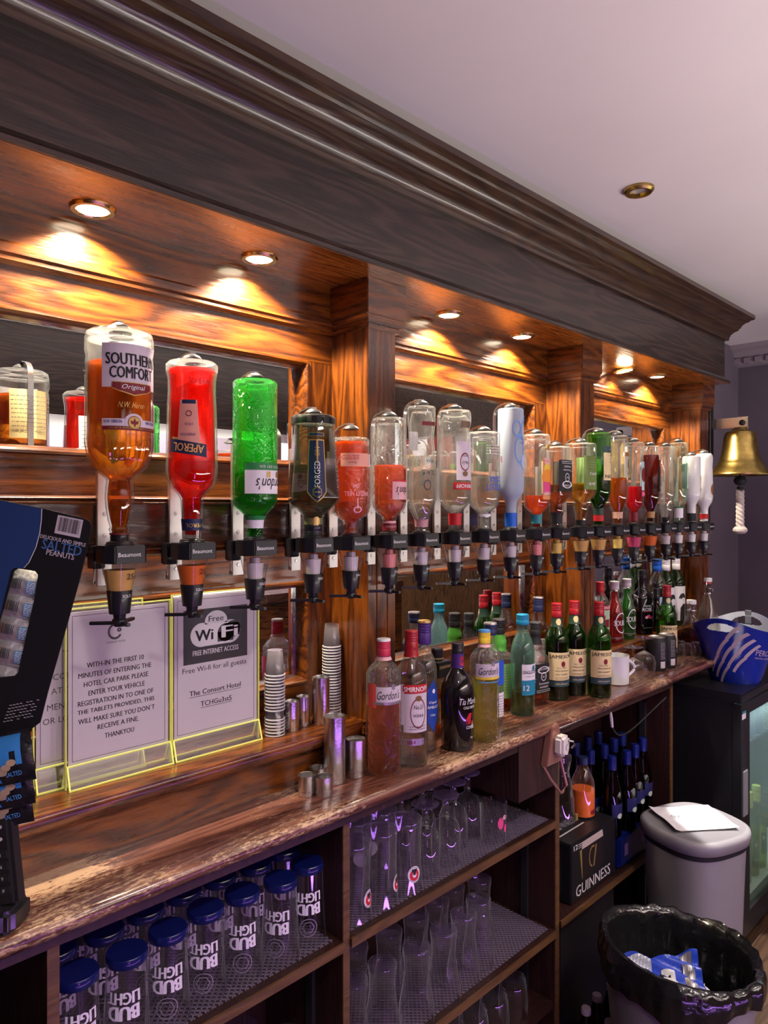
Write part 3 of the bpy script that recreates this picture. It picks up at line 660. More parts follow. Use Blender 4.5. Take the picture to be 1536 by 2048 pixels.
# 6 pink gin
gp = gordons(.87, .0338)
pinkparts = [('lab', 'front_label', -22, .066, .128, .164, PINKL, [('t', "Gordon's", 0, .147, .016, INK, {'shear': .35, 'w': .052, 'bold': -.004}), ('r', -.033, .033, .125, .1285, RED), ('r', .016, .021, .155, .163, SILV)])]
hang(5, 'gin_bottle', 'inverted pink gin bottle over half full, in front of the left pillar', gp, EMB, (L_PINK, .095, .228), pinkparts+[('lab', 'side_label', -62, .032, .098, .170, C('coral_label', (.80, .10, .07)), []), ('wrap', 'neck_seal', .212, .226, DRED, [("Gordon's", .004, .219, .005, PINKL)]), ('wrap', 'neck_ring', .207, .2115, PINKL)])
# 7 clear vodka, waisted
ni = [(.028, 0), (.030, .004), (.0295, .035), (.0265, .06), (.0268, .075), (.0295, .10), (.031, .14), (.031, .195), (.027, .213), (.018, .232), (.0135, .242), (.0125, .268)]
hang(6, 'vodka_bottle', 'inverted slim waisted clear vodka bottle with black lettering', ni, CLEAR, (L_GIN, .105, .26), [
    ('lab', 'front_lettering', 2, .05, .02, .19, None, [('t', 'NICOLAUS', 0, .140, .0105, INK, {'w': .046, 'bold': .02}), ('t', 'VODKA', .004, .116, .0055, INK, {'w': .019, 'bold': .02}), ('r', -.012, .022, .034, .042, DRED), ('o', .012, .166, .008, .011, NAVY, 0, .8)]), ('wrap', 'neck_seal', .238, .254, C('rose_seal', (.55, .28, .30))), ('lab', 'back_label', 180, .03, .05, .09, PAPER, [])])
# 8 clear vodka, red banner
sm = [(.033, 0), (.036, .005), (.0365, .022), (.0355, .030), (.0325, .040), (.033, .050), (.0345, .065), (.035, .192), (.032, .206), (.022, .218), (.0150, .226), (.0135, .24), (.0135, .27)]
def smirn(fruit=None, word='SMIRNOFF', k=1.0):
    L = [('lab', 'front_label', 4, .05, .07*k, .155*k, LILAC if not fruit else LGREEN, [('o', .004, .115*k, .013, .02, DRED, 0, .86), ('t', 'No.21', .004, .117*k, .007, INK, {'w': .015, 'bold': 0}), ('t', 'VODKA', .004, .102*k, .004, INK, {'w': .016, 'bold': 0}), ('o', .004, .141*k, .007, .006, C('crown_print', (.20, .10, .04)))]),
         ('lab', 'red_banner', 4, .064, .160*k, .176*k, RED, [('t', word, 0, .168*k, .0085, WHITEP, {'w': .052, 'bold': .02})])]
    return L
hang(7, 'vodka_bottle', 'inverted wide clear vodka bottle with a red banner and silver label', sm, CLEAR, (L_GIN, .14, .262), smirn()+[('lab', 'bronze_plate', 4, .03, .026, .040, C('bronze_plate', (.17, .10, .05)), []), ('lab', 'side_label', -78, .014, .075, .165, C('pale_green_label', (.62, .70, .52)), lines(-.006, .006, .078, .162, 14, GREYINK)), ('wrap', 'neck_seal', .228, .254, RED)])
# 9 apothecary vodka with blue letters
ab = [(.034, 0), (.037, .004), (.0372, .15), (.036, .162), (.031, .173), (.020, .182), (.0150, .187), (.0145, .20), (.0145, .22), (.016, .222), (.016, .23)]
hang(8, 'vodka_bottle', 'inverted round-shouldered clear vodka bottle with blue capital letters', ab, CLEAR, (L_GIN, .104, .222), [
    ('lab', 'front_lettering', 0, .07, .02, .16, None, [('t', 'ABSOLUT', 0, .128, .0155, BLUE, {'w': .060, 'bold': .03}), ('t', 'VODKA', .002, .110, .0145, BLUE, {'w': .040, 'bold': .03}), *lines(-.02, .03, .03, .055, 4, WHITEP), ('o', -.014, .064, .008, .008, PINKL)]),
    ('lab', 'side_label', -56, .016, .03, .09, PAPER, []), ('wrap', 'neck_ring', .19, .196, PAPER)])
# 10 frosted bottle
FROST = pm('frosted_glass', (.62, .74, .92), .38, trans=.45, ior=1.1)
ci = [(.029, 0), (.031, .003), (.0318, .19), (.030, .204), (.0215, .216), (.0148, .225), (.0135, .238), (.0135, .295)]
hang(9, 'vodka_bottle', 'tall inverted frosted bottle with pale blue swirls and a blue collar', ci, FROST, None, [
    ('lab', 'swirl_print', -10, .06, .02, .17, None, [('o', .012, .10, .014, .034, C('swirl_blue', (.17, .36, .80)), 0, .86), ('o', -.012, .055, .020, .030, C('swirl_blue', (0, 0, 0)), 0, .9), ('o', -.008, .13, .016, .02, C('swirl_pale', (.42, .56, .85))), ('o', .02, .05, .012, .02, C('swirl_blue', (0, 0, 0)), 0, .82), ('o', -.012, .024, .008, .008, C('swirl_blue', (0, 0, 0)), 0, .85), ('t', 'VODKA', .006, .085, .004, BLUE, {'w': .016, 'bold': 0}), *lines(0, .018, .07, .078, 2, SKY)]), ('wrap', 'collar_wrap', .253, .286, C('bright_blue_wrap', (.01, .12, .62)))])
# 11 fruit vodka
sp_ = [(r*.95, z*.89) for r, z in sm]
hang(10, 'vodka_bottle', 'inverted vodka bottle with a sunset fruit label and orange drink', sp_, CLEAR, (L_ORANGE, .155, .235), [
    ('lab', 'front_label', -14, .05, .065, .165, C('fruit_ground', (.72, .28, .10)), [('o', .004, .088, .018, .018, YEL), ('o', .008, .11, .02, .022, ORANGEP), ('p', [(-.025, .125), (.025, .12), (.025, .15), (-.025, .15)][::-1], MAG), ('p', [(-.025, .068), (.02, .060), (.022, .066), (-.025, .075)][::-1], PINKL), ('p', [(-.025, .079), (.02, .069), (.022, .074), (-.025, .085)][::-1], PINKL), ('o', -.015, .145, .008, .014, LGREEN)]),
    ('lab', 'banner', -14, .05, .142, .157, TEALP, [('t', 'SMIRNOFF', 0, .1495, .0075, WHITEP, {'w': .044, 'bold': .02})]), ('lab', 'gold_plate', -14, .03, .026, .040, GOLDP, []), ('lab', 'side_label', -86, .018, .065, .15, CREAM, []), ('wrap', 'neck_label', .203, .226, TEALP)])
# 12 square whiskey
jd = [(.030, 0, .9), (.0315, .003, 1), (.0315, .125, 1), (.030, .134, .9), (.023, .144, .5), (.0185, .150, 0), (.0195, .160), (.0185, .172), (.0145, .184), (.0138, .215)]
def jdlab(base, ink, k=1.0):
    return [('lab', 'front_label', 0, .054, .036*k, .118*k, base, [('o', 0, .100*k, .020, .010, ink, 0, .8), ('t', 'JACK DANIELS', 0, .102*k, .007, ink, {'w': .040, 'bold': .01}), ('o', 0, .082*k, .010, .012, ink, 0, .84), ('t', 'No.7', 0, .082*k, .006, ink, {'w': .011, 'bold': 0}), ('t', 'Tennessee', 0, .063*k, .0055, ink, {'w': .034, 'bold': 0}), ('t', 'WHISKEY', 0, .053*k, .005, ink, {'w': .030}), *lines(-.022, .022, .038*k, .047*k, 2, ink)]),
            ('lab', 'side_label', -90, .050, .036*k, .118*k, base, lines(-.022, .022, .04*k, .115*k, 11, ink, 5))]
hang(11, 'whiskey_bottle', 'inverted square whiskey bottle with a black label', jd, CLEAR, (L_WHISKY, .10, .205), jdlab(MATTB, WHITEP)+[('wrap', 'neck_label', .173, .203, MATTB)], shape=shape_sq, n=40)
ja = [(p[0]*1.06, p[1]*1.08, *p[2:]) for p in jd]
JAG = C('apple_green_label', (.16, .24, .06))
hang(12, 'whiskey_bottle', 'inverted square whiskey bottle with a light green label', ja, CLEAR, (L_PALE, .11, .222), [
    ('lab', 'front_label', 0, .058, .036, .128, JAG, [('t', 'Jack', 0, .112, .011, WHITEP, {'w': .034, 'shear': .2}), *lines(-.02, .02, .05, .07, 3, LGREEN), ('t', 'APPLE', 0, .085, .007, WHITEP, {'w': .03, 'bold': 0})]), ('lab', 'side_label', -90, .054, .036, .128, LGREEN, lines(-.02, .02, .045, .12, 12, GREENP, 3)), ('wrap', 'neck_stopper', .212, .226, MATTB)], shape=shape_sq, n=40)
# 14 green whiskey
je = [(.030, 0), (.0335, .004), (.034, .16), (.0335, .172), (.028, .188), (.019, .203), (.0150, .214), (.0135, .23), (.0135, .268)]
def james(deg=24, rot=0):
    return [('lab', 'front_label', deg, .082, .058, .136, CREAM, [('t', 'JAMESON', 0, .1235, .0125, INK, {'w': .072, 'bold': .01}), ('o', .003, .104, .006, .008, DRED), ('t', 'EST.1780', -.002, .093, .0035, GREYINK, {'w': .026, 'bold': 0}), ('t', 'TRIPLE DISTILLED', 0, .085, .0042, INK, {'w': .04, 'bold': 0}), ('t', 'IRISH WHISKEY', 0, .075, .0045, INK, {'w': .036, 'bold': 0}), *lines(-.02, .02, .060, .068, 2, GREYINK)]),
            ('lab', 'lower_band', deg, .082, .040, .056, C('slate_band', (.035, .07, .09)), [('t', 'John Jameson', 0, .048, .006, CREAM, {'w': .04, 'shear': .4, 'bold': -.006})])]
hang(13, 'whiskey_bottle', 'inverted dark green whiskey bottle with a cream label, tallest by the second pillar', je, DKGREEN, (liquid('whisky_in_green', (.34, .32, .04), .10), .12, .258), james(-32)+[('wrap', 'neck_seal', .235, .252, RED), ('wrap', 'neck_label', .215, .234, C('dark_green_label', (.02, .05, .035)))])
# 15..21
rb = [(.027, 0), (.0305, .004), (.0305, .17), (.030, .185), (.024, .205), (.016, .222), (.0138, .232), (.0135, .268)]
hang(14, 'rum_bottle', 'inverted amber rum bottle with a bronze and cream label', rb, CLEAR, (L_AMBER, .125, .26), [('lab', 'front_label', -28, .05, .05, .122, C('sand_label', (.50, .44, .34)), [('r', -.025, .025, .050, .062, C('copper_band', (.32, .13, .03))), ('t', 'Sailor', 0, .112, .009, PURP, {'w': .034}), ('o', .006, .085, .007, .014, GREYINK)]), ('lab', 'side_label', -62, .016, .03, .13, PAPER, []), ('wrap', 'neck_seal', .226, .245, C('peach_seal', (.65, .36, .26)))])
rs = [(r*.86, z*.945) for r, z in sm]
hang(15, 'vodka_bottle', 'inverted vodka bottle with a raspberry label and crimson drink', rs, CLEAR, (L_CRIM, .135, .245), [('lab', 'front_label', -32, .05, .06, .148, C('pale_blue_label', (.45, .60, .68)), [('o', -.006, .105, .013, .013, RED), ('o', -.006, .105, .006, .006, MAG), ('o', .016, .10, .010, .022, DRED), ('o', -.004, .13, .012, .009, SKY), ('o', -.002, .08, .012, .010, SKY), ('o', 0, .066, .010, .007, TEALP)]), ('lab', 'banner', -32, .05, .151, .166, MAG, [('t', 'SMIRNOFF', 0, .1585, .0075, WHITEP, {'w': .042, 'bold': .02})]), ('wrap', 'neck_seal', .215, .242, DRED)])
cm = [(.029, 0), (.031, .004), (.031, .155), (.029, .172), (.020, .192), (.0145, .205), (.0135, .22), (.0135, .25)]
hang(16, 'rum_bottle', 'inverted dark red rum bottle with a black and red label', cm, CLEAR, (L_DARK, .028, .24), [('lab', 'front_label', -42, .054, .045, .145, MATTB, [('r', -.024, .024, .05, .066, RED), ('t', 'Captain', 0, .132, .009, WHITEP, {'w': .042}), ('o', .004, .10, .008, .016, GOLDP, 0, .8), ('o', 0, .075, .006, .006, GOLDP)]), ('wrap', 'neck_label', .208, .228, C('tan_label', (.42, .24, .09)))])
cl = [(.026, 0), (.029, .004), (.029, .15), (.026, .170), (.0215, .18), (.024, .20), (.019, .222), (.0135, .236), (.013, .255)]
hang(17, 'tequila_bottle', 'inverted empty-looking clear bottle with a flared neck', cl, CLEAR, (L_GIN, .19, .245), [('lab', 'side_label', -40, .016, .04, .13, GREYP, []), ('lab', 'black_label', -35, .02, .10, .12, MATTB, []), ('cap', 'stopper', .232, .25, .012, MATTB)])
ic = [(.027, 0), (.030, .004), (.030, .05), (.0265, .06), (.030, .075), (.030, .18), (.024, .20), (.0145, .22), (.0138, .275)]
hang(18, 'gin_bottle', 'inverted aqua-tinted gin bottle with a mint label', ic, thin('aqua_glass', (.90, .98, .95), (.35, .62, .55)), (L_GIN, .2, .265), [('lab', 'front_label', -45, .052, .07, .155, C('mint_label', (.60, .76, .68)), [('t', 'JOBL', .0, .133, .010, TEALP, {'w': .03}), ('o', .005, .088, .010, .004, INK), *lines(-.018, .018, .10, .12, 3, TEALP)]), ('wrap', 'neck_label', .222, .255, PAPER), ('wrap', 'neck_ring', .218, .222, GREENP)])
ml = [(.027, 0), (.030, .004), (.031, .13), (.029, .145), (.020, .16), (.0145, .172), (.0138, .235)]
hang(19, 'coconut_rum_bottle', 'inverted white coconut rum bottle with a palm sun label', ml, L_MILK, None, [('lab', 'front_label', -40, .05, .05, .14, None, [('o', .0, .082, .013, .016, YEL), ('o', .0, .077, .010, .010, ORANGEP), ('t', 'MALIBU', 0, .118, .011, GREYINK, {'w': .044, 'bold': .02})]), ('wrap', 'neck_seal', .2, .228, MATTB)])
ba = [(.024, 0), (.029, .006), (.030, .02), (.0285, .05), (.030, .10), (.030, .16), (.027, .175), (.018, .19), (.0142, .2), (.0138, .25)]
hang(20, 'coconut_rum_bottle', 'inverted milky white bottle, last in the row beside the bell', ba, L_MILK, None, [('lab', 'front_label', -35, .05, .03, .15, None, [('o', .016, .13, .013, .02, C('copper_band', (0, 0, 0))), ('t', 'S', .014, .145, .012, RED, {})]), ('wrap', 'neck_seal', .218, .236, RED)])
fills = [(WARMP, 1), (REDM, 1), (GREYP, 0), (GREYP, 0), (GREYP, 0), (PINKP, 0), (GREYP, 0), (GREYP, 0), (GREYP, 0), (GREYP, 0), (PINKP, 0), (YELP, 0), (WARMP, 1), (WARMP, 1), (YELP, 0), (MAGM, 1), (REDM, 1), (GREYP, 0), (WHITE, 0), (WHITE, 0), (WHITE, 0)]
below = ['the large amber liqueur bottle', 'the bright red aperitif bottle', 'the green gin bottle', 'the smoked faceted bottle', 'the short orange bottle', 'the pink gin bottle at the pillar', 'the slim clear bottle', 'the wide clear vodka bottle', 'the blue-lettered vodka bottle', 'the frosted blue bottle', 'the sunset fruit bottle', 'the black-label square bottle', 'the green-label square bottle', 'the dark green whiskey bottle', 'the amber rum bottle', 'the crimson raspberry bottle', 'the dark red rum bottle', 'the flared-neck clear bottle', 'the mint-label bottle', 'the white palm-sun bottle', 'the last milky white bottle']
for i in range(21):
    H = ob[i]+(.012 if i == 4 else 0)
    optic(i, H, fills[i][0], fills[i][1], 'black and clear optic holding '+below[i])
# ------------------------------------------------------------------ bottles and things standing on the worktop and ledge
CT, LT_ = .9555, 1.0505
def stand(name, label, x, y, prof, glass, liq, parts, rz=0, z=CT, **k):
    return bottle(name, label, (x, y, z), prof, glass, liq, parts, rz=rz, **k)
g70 = gordons(1.0, .0365)
def gord(deg, mat, foot):
    return ('lab', 'front_label', deg, .066, .148, .183, mat, [('t', "Gordon's", 0, .1665, .017, INK, {'shear': .35, 'w': .05, 'bold': -.004}), ('r', -.033, .033, .147, .1525, foot), ('r', .005, .012, .178, .188, SILV)])
stand('gin_bottle', 'pink gin bottle on the worktop, nearest the steel measures', 1.03, 1.039, g70, EMB, (L_ROSE, .006, .150), [gord(-26, LILAC, SILV), ('lab', 'side_label', -86, .022, .14, .188, C('coral_label', (0, 0, 0)), []),
    ('cap', 'screw_cap', .240, .274, .0142, C('rose_cap', (.55, .03, .08)), WHITEP), ('wrap', 'neck_ring', .232, .239, PINKL)])
sm70 = [(r*.98, z*1.0) for r, z in sm[:-1]]+[(.0135, .265)]
sm70 = [(.032, 0), (.035, .004), (.0352, .165), (.034, .185), (.028, .205), (.018, .222), (.0145, .232), (.0138, .26)]
stand('vodka_bottle', 'clear vodka bottle with a red banner standing right of the pink gin', 1.108, 1.034, sm70, CLEAR, (L_GIN, .006, .11), [('lab', 'front_label', -28, .056, .075, .168, LILAC, [('o', .004, .115, .018, .032, DRED, 0, .9), ('t', 'No.21', .004, .128, .009, INK, {'w': .02, 'bold': 0}), ('t', 'VODKA', .004, .110, .006, INK, {'w': .023}), ('o', .004, .146, .007, .006, C('crown_print', (0, 0, 0))), *lines(-.015, .02, .08, .09, 2, GREYINK)]),
    ('lab', 'red_banner', -28, .060, .156, .174, RED, [('t', 'SMIRNOFF', 0, .165, .0105, WHITEP, {'w': .054, 'bold': .03})]), ('lab', 'lower_plate', -36, .046, .048, .062, SILV, [('t', '1864', -.006, .055, .008, DRED, {'w': .016, 'bold': .02})]), ('lab', 'side_label', -84, .014, .09, .175, PAPER, []), ('wrap', 'neck_seal', .228, .245, CAPR), ('cap', 'screw_cap', .240, .283, .0146, CAPR)])
stand('sambuca_bottle', 'clear liqueur bottle with a blue diamond label and purple cap', 1.190, 1.070, [(r*.82, z) for r, z in sm70], CLEAR, (L_GIN, .006, .1), [('lab', 'front_label', -8, .045, .045, .165, None, [('p', [(-.020, .08), (0, .045), (.022, .08), (.022, .125), (0, .165), (-.018, .135)], NAVY), ('p', [(-.019, .081), (0, .048), (.021, .081), (.021, .124), (0, .162), (-.017, .134)], C('royal_blue', (.01, .05, .30))), ('o', .002, .137, .004, .005, WHITEP), ('t', 'Opal', 0, .112, .007, WHITEP, {'w': .020}), ('t', 'SAMBUCA', 0, .102, .006, WHITEP, {'w': .034, 'bold': .02}), ('t', 'Clear', 0, .085, .005, WHITEP, {'w': .014})]),
    ('wrap', 'neck_seal', .238, .259, PURP), ('cap', 'stopper', .240, .290, .0150, PURP, GOLDP)])
dz = [(.024, 0, .8), (.0255, .004, 1), (.0255, .12, 1), (.024, .13, .9), (.014, .142, .2), (.0135, .16)]
stand('liqueur_bottle', 'square-shouldered liqueur bottle with a large black square cap', 1.300, 1.128, dz, CLEAR, (L_AMBER, .006, .1), [('lab', 'front_label', 0, .04, .03, .09, CREAM, [])], shape=shape_sq, n=40)
dt = COL.objects[-1].parent
cp = MB().box(-.027, .027, -.027, .027, .140, .176, BLACK).lathe([(.014, .176), (.0145, .178), (.0145, .204), (.013, .206), (0, .206)], BLACK, 20).lathe([(.0148, .180), (.0148, .183)], GOLDP, 20)
cp.text('DISARONNO', flat((0, -.0272, .164), (1, 0, 0), (0, 0, 1)), 0, 0, .007, C('tan_lettering', (.55, .36, .16)), wd=.042)
cp.build('square_cap', dt, bevel=.001)
tm_ = [(.034, 0), (.037, .004), (.0385, .10), (.0395, .115), (.036, .14), (.026, .162), (.0155, .178), (.0135, .19), (.0135, .215)]
BLKG = pm('black_bottle', (.006, .005, .006), .06, coat=.6)
stand('coffee_liqueur_bottle', 'glossy black tapered liqueur bottle with silver script', 1.258, 1.030, tm_, BLKG, None, [('lab', 'front_label', -10, .05, .03, .13, None, [('t', 'Tia Maria', 0, .112, .014, WHITEP, {'w': .046, 'shear': .3, 'bold': -.005}), ('t', 'COLD BREW', .002, .098, .006, WHITEP, {'w': .032, 'bold': .02}), ('p', [(.0, .085), (.008, .085), (.004, .06), (-.004, .06)][::-1], RED), ('p', [(-.008, .072), (0, .085), (.003, .078), (-.004, .066)][::-1], RED), ('t', 'MATTE', .004, .064, .007, RED, {'w': .022, 'bold': .03}), ('t', 'COFFEE', .004, .054, .007, WHITEP, {'w': .022, 'bold': .03}), ('t', '70cl', .008, .030, .004, WHITEP, {'w': .008})]),
    ('cap', 'stopper', .213, .237, .0145, BLACK), ('wrap', 'neck_label', .182, .214, PURP), ('lab', 'neck_mark', 0, .02, .18, .21, None, [('o', 0, .197, .008, .011, RED, 0, .6), ('t', 't', 0, .198, .012, RED, {'shear': .2})])])
stand('gin_bottle', 'pale yellow lemon gin bottle with yellow cap', 1.345, 1.020, gordons(.94, .0345), EMB, (L_LEMON, .006, .145), [gord(-32, LILAC, YEL), ('lab', 'side_stripe', -32, .058, .1395, .1415, SKY, []), ('cap', 'screw_cap', .226, .256, .0142, YEL, SKY), ('wrap', 'neck_ring', .218, .225, PINKL)])
stand('vodka_bottle', 'clear bottle with blue label behind the lemon gin', 1.462, 1.090, [(r*.9, z*1.03) for r, z in ab], CLEAR, (L_GIN, .006, .06), [('lab', 'front_label', 0, .05, .10, .16, BLUE, []), ('lab', 'small_print', 0, .03, .02, .08, PAPER, lines(-.012, .012, .025, .075, 8, GREYINK)), ('cap', 'screw_cap', .222, .252, .0165, NAVY, SILV)])
stand('whiskey_bottle', 'square whiskey bottle with a green label and black cap', 1.573, 1.145, ja, CLEAR, (L_WHISKY, .006, .03), [('lab', 'front_label', 0, .052, .036, .128, LGREEN, [*lines(-.02, .02, .05, .12, 10, GREENP, 9)]), ('lab', 'side_label', -90, .05, .036, .128, LGREEN, lines(-.02, .02, .045, .12, 12, PAPER, 3)), ('wrap', 'neck_label', .16, .205, C('apple_neck', (.10, .42, .05))), ('cap', 'screw_cap', .203, .243, .0165, MATTB, GREYM)], shape=shape_sq, n=40, rz=-20)
si = [(.029, 0), (.032, .004), (.032, .155), (.030, .175), (.024, .195), (.0165, .212), (.0142, .22), (.0155, .232), (.0155, .24)]
stand('whisky_bottle', 'teal glass whisky bottle with bright blue cap and age label', 1.585, 1.076, si, TEALG, (liquid('whisky_in_teal', (.55, .50, .10), .15), .006, .06), [('lab', 'front_label', -16, .048, .055, .135, PAPER, [('r', -.024, .024, .055, .094, C('teal_band', (.015, .22, .34))), ('t', 'SINGLETON', 0, .115, .009, INK, {'w': .044}), ('t', 'single malt', 0, .104, .004, GREYINK, {'w': .03, 'bold': 0}), ('t', '12', -.012, .074, .014, WHITEP, {'bold': .02}), ('o', .010, .125, .006, .007, TEALP)]), ('cap', 'screw_cap', .236, .262, .0168, C('cyan_cap', (.01, .28, .50)))])
stand('whiskey_bottle', 'small square whiskey bottle with a black label on the worktop', 1.690, 1.105, [(p[0]*.92, p[1]*.98, *p[2:]) for p in jd], CLEAR, (L_WHISKY, .006, .035), jdlab(MATTB, WHITEP, .98)+[('wrap', 'neck_label', .166, .195, MATTB), ('cap', 'screw_cap', .19, .226, .0155, MATTB, GREYM)], shape=shape_sq, n=40, rz=-8)
fgp = [(.030, 0), (.0335, .004), (.0335, .16), (.034, .175), (.029, .195), (.020, .21), (.0155, .222), (.0142, .24), (.0140, .262)]
stand('whisky_bottle', 'round whisky bottle with pale oval label and navy cap', 1.797, 1.165, fgp, CLEAR, (L_WHISKY, .006, .19), [('lab', 'front_label', -36, .05, .085, .165, LILAC, [('t', 'THE', 0, .158, .004, DRED, {'w': .01}), ('t', 'FAMOUS', 0, .148, .009, DRED, {'w': .042}), ('t', 'GROUSE', 0, .135, .009, DRED, {'w': .042}), ('o', 0, .105, .014, .009, PINKL)]), ('lab', 'lower_band', -36, .05, .060, .075, MATTB, [('r', -.025, .025, .060, .0615, GOLDP)]), ('cap', 'stopper', .238, .281, .0152, NAVY, SILV)])
def jameson(label, x, y, deg, lvl, z=CT, rz=0):
    stand('whiskey_bottle', label, x, y, je, DKGREEN, (MATS['whisky_in_green'], .006, lvl) if lvl else None, james(deg)+[('cap', 'screw_cap', .232, .272, .0146, CAPR), ('wrap', 'neck_label', .206, .231, C('dark_green_label', (0, 0, 0))), ('lab', 'neck_badge', deg-6, .014, .205, .232, None, [('o', 0, .220, .0075, .0095, CREAM), ('o', 0, .220, .0045, .006, LGREEN, 0, .8)])], rz=rz, z=z)
jameson('dark green cream-label whiskey bottle nearest the round oval-label whisky', 1.779, 1.092, -32, .16)
jameson('dark green cream-label whiskey bottle in the middle of three by the second pillar', 1.860, 1.083, -35, .17)
jameson('dark green cream-label whiskey bottle in front, beside the white mug', 1.893, 1.022, -35, .05)
jameson('green cream-label whiskey bottle behind the two black cans', 2.455, 1.068, -36, .05)
t = thing('mug', 'plain white mug on the worktop', 'mug', (2.062, 1.055, CT), (0, 0, R(-30)))
MB().lathe([(0, 0), (.034, 0), (.037, .003), (.038, .084), (.0385, .088), (.0355, .088), (.034, .006), (0, .005)], WHITE, 28).build('cup', t)
MB().tube([(.035+.0*q, 0, 0) if False else (.036+.028*math.sin(PI*q/10), 0, .018+.055*q/10) for q in range(11)], .0045, WHITE, 8).build('handle', t)
def wineglass(label, x, y, h=.118, r=.036, z=CT, group='upturned stemmed glasses on the worktop'):
    t = thing('stemmed_glass', label, 'glass', (x, y, z), group=group)
    MB().lathe([(r*.86, 0), (r*.98, h*.22), (r, h*.34), (r*.86, h*.50), (r*.4, h*.60), (.005, h*.64)], TUMB, 26).build('bowl', t)
    MB().lathe([(.005, h*.64), (.0038, h*.70), (.0038, h*.90), (.006, h*.96)], CLEAR, 14).build('stem', t)
    MB().lathe([(.006, h*.96), (r*.5, h*.98), (r*.85, h*.995), (r*.86, h), (0, h*.99)], TUMB, 26).build('foot', t)
    return t
wineglass('upturned stemmed glass next to the white mug', 2.160, 1.048, .10)
wineglass('taller upturned stemmed glass next to the black cans', 2.234, 1.046, .12)
def can(label, x, y):
    t = thing('drink_can', label, 'can', (x, y, CT), group='black drink cans')
    m = MB().lathe([(.026, 0), (.030, .006), (.030, .100), (.026, .110)], MATTB, 26); mp = lambda a, b, e=0: ((.0304+e)*math.sin(a/.03), -(.0304+e)*math.cos(a/.03), b)
    m.patch(mp, -.022, -.004, .012, .034, GREYP, 6, 2)
    for k in lines(-.022, -.004, .04, .098, 12, GREYINK, 4): m.patch(mp, k[1], k[2], k[3], k[4], GREYP, 1, 1, .0002)
    m.build('body', t)
    MB().lathe([(.026, .110), (.0272, .1115), (.0255, .113), (.0245, .1105), (0, .1105)], ALU, 26).build('lid', t)
    MB().lathe([(.0262, 0), (.0262, .001), (.024, .0008), (0, .0025)], ALU, 20).build('base', t)
can('black drink can in front, barcode side showing', 2.325, 1.045); can('black drink can behind the other one', 2.392, 1.040)
def shot(label, x, y):
    t = thing('shot_glass', label, 'glass', (x, y, CT), group='upturned shot glasses')
    MB().lathe([(.0175, 0), (.0165, .02), (.0135, .060), (.0125, .064), (0, .064)], CLEAR, 12).build('body', t, angle=15)
    MB().lathe([(.0125, .056), (.0125, .0635), (0, .0635)], TUMB, 12).build('heavy_base', t)
for k, (x, y) in enumerate([(2.505, 1.040), (2.540, 1.030), (2.562, 1.062), (2.588, 1.020)]): shot('upturned shot glass, %s of four from the cans' % ORD[k], x, y)
cf = [(.031, 0), (.0335, .004), (.0335, .085), (.031, .11), (.022, .135), (.0165, .15), (.0165, .19)]
def carafe(label, x, y, z, liq):
    t = stand('swing_top_bottle', label, x, y, cf, CLEAR, liq, [('cap', 'stopper', .188, .203, .017, WHITEP)], z=z)
    m = MB()
    for sg in (-1, 1): m.tube([(sg*.0175, 0, .165), (sg*.021, -.006, .18), (sg*.018, 0, .197)], .0011, CHROME, 6)
    m.lathe([(.0172, .163), (.0178, .165), (.0172, .167)], CHROME, 20).build('wire_clip', t)
carafe('small swing-top bottle holding amber syrup by the blue bucket', 2.655, 1.062, CT, (liquid('syrup', (.40, .13, .02), .12), .006, .092))
carafe('empty small swing-top bottle on the ledge behind the amber one', 2.835, 1.125, LT_, None)
sw = [(.040, 0), (.043, .004), (.043, .09), (.040, .12), (.030, .16), (.020, .20), (.0145, .225), (.0135, .25), (.0142, .258)]
t = stand('swing_top_bottle', 'tall empty swing-top bottle with red seal behind the blue bucket', 2.752, 1.040, sw, thin('dusty_glass', (.90, .88, .84), (.5, .48, .44)), None, [('cap', 'red_seal', .257, .266, .0125, C('red_seal', (.65, .08, .07))), ('cap', 'stopper', .265, .279, .0150, WHITEP)])
m = MB()
for sg in (-1, 1): m.tube([(sg*.0145, 0, .222), (sg*.024, -.01, .228), (sg*.019, -.002, .250), (sg*.015, 0, .273)], .0013, CHROME, 6)
m.lathe([(.0150, .218), (.0158, .221), (.0150, .224)], CHROME, 20).build('wire_clip', t)
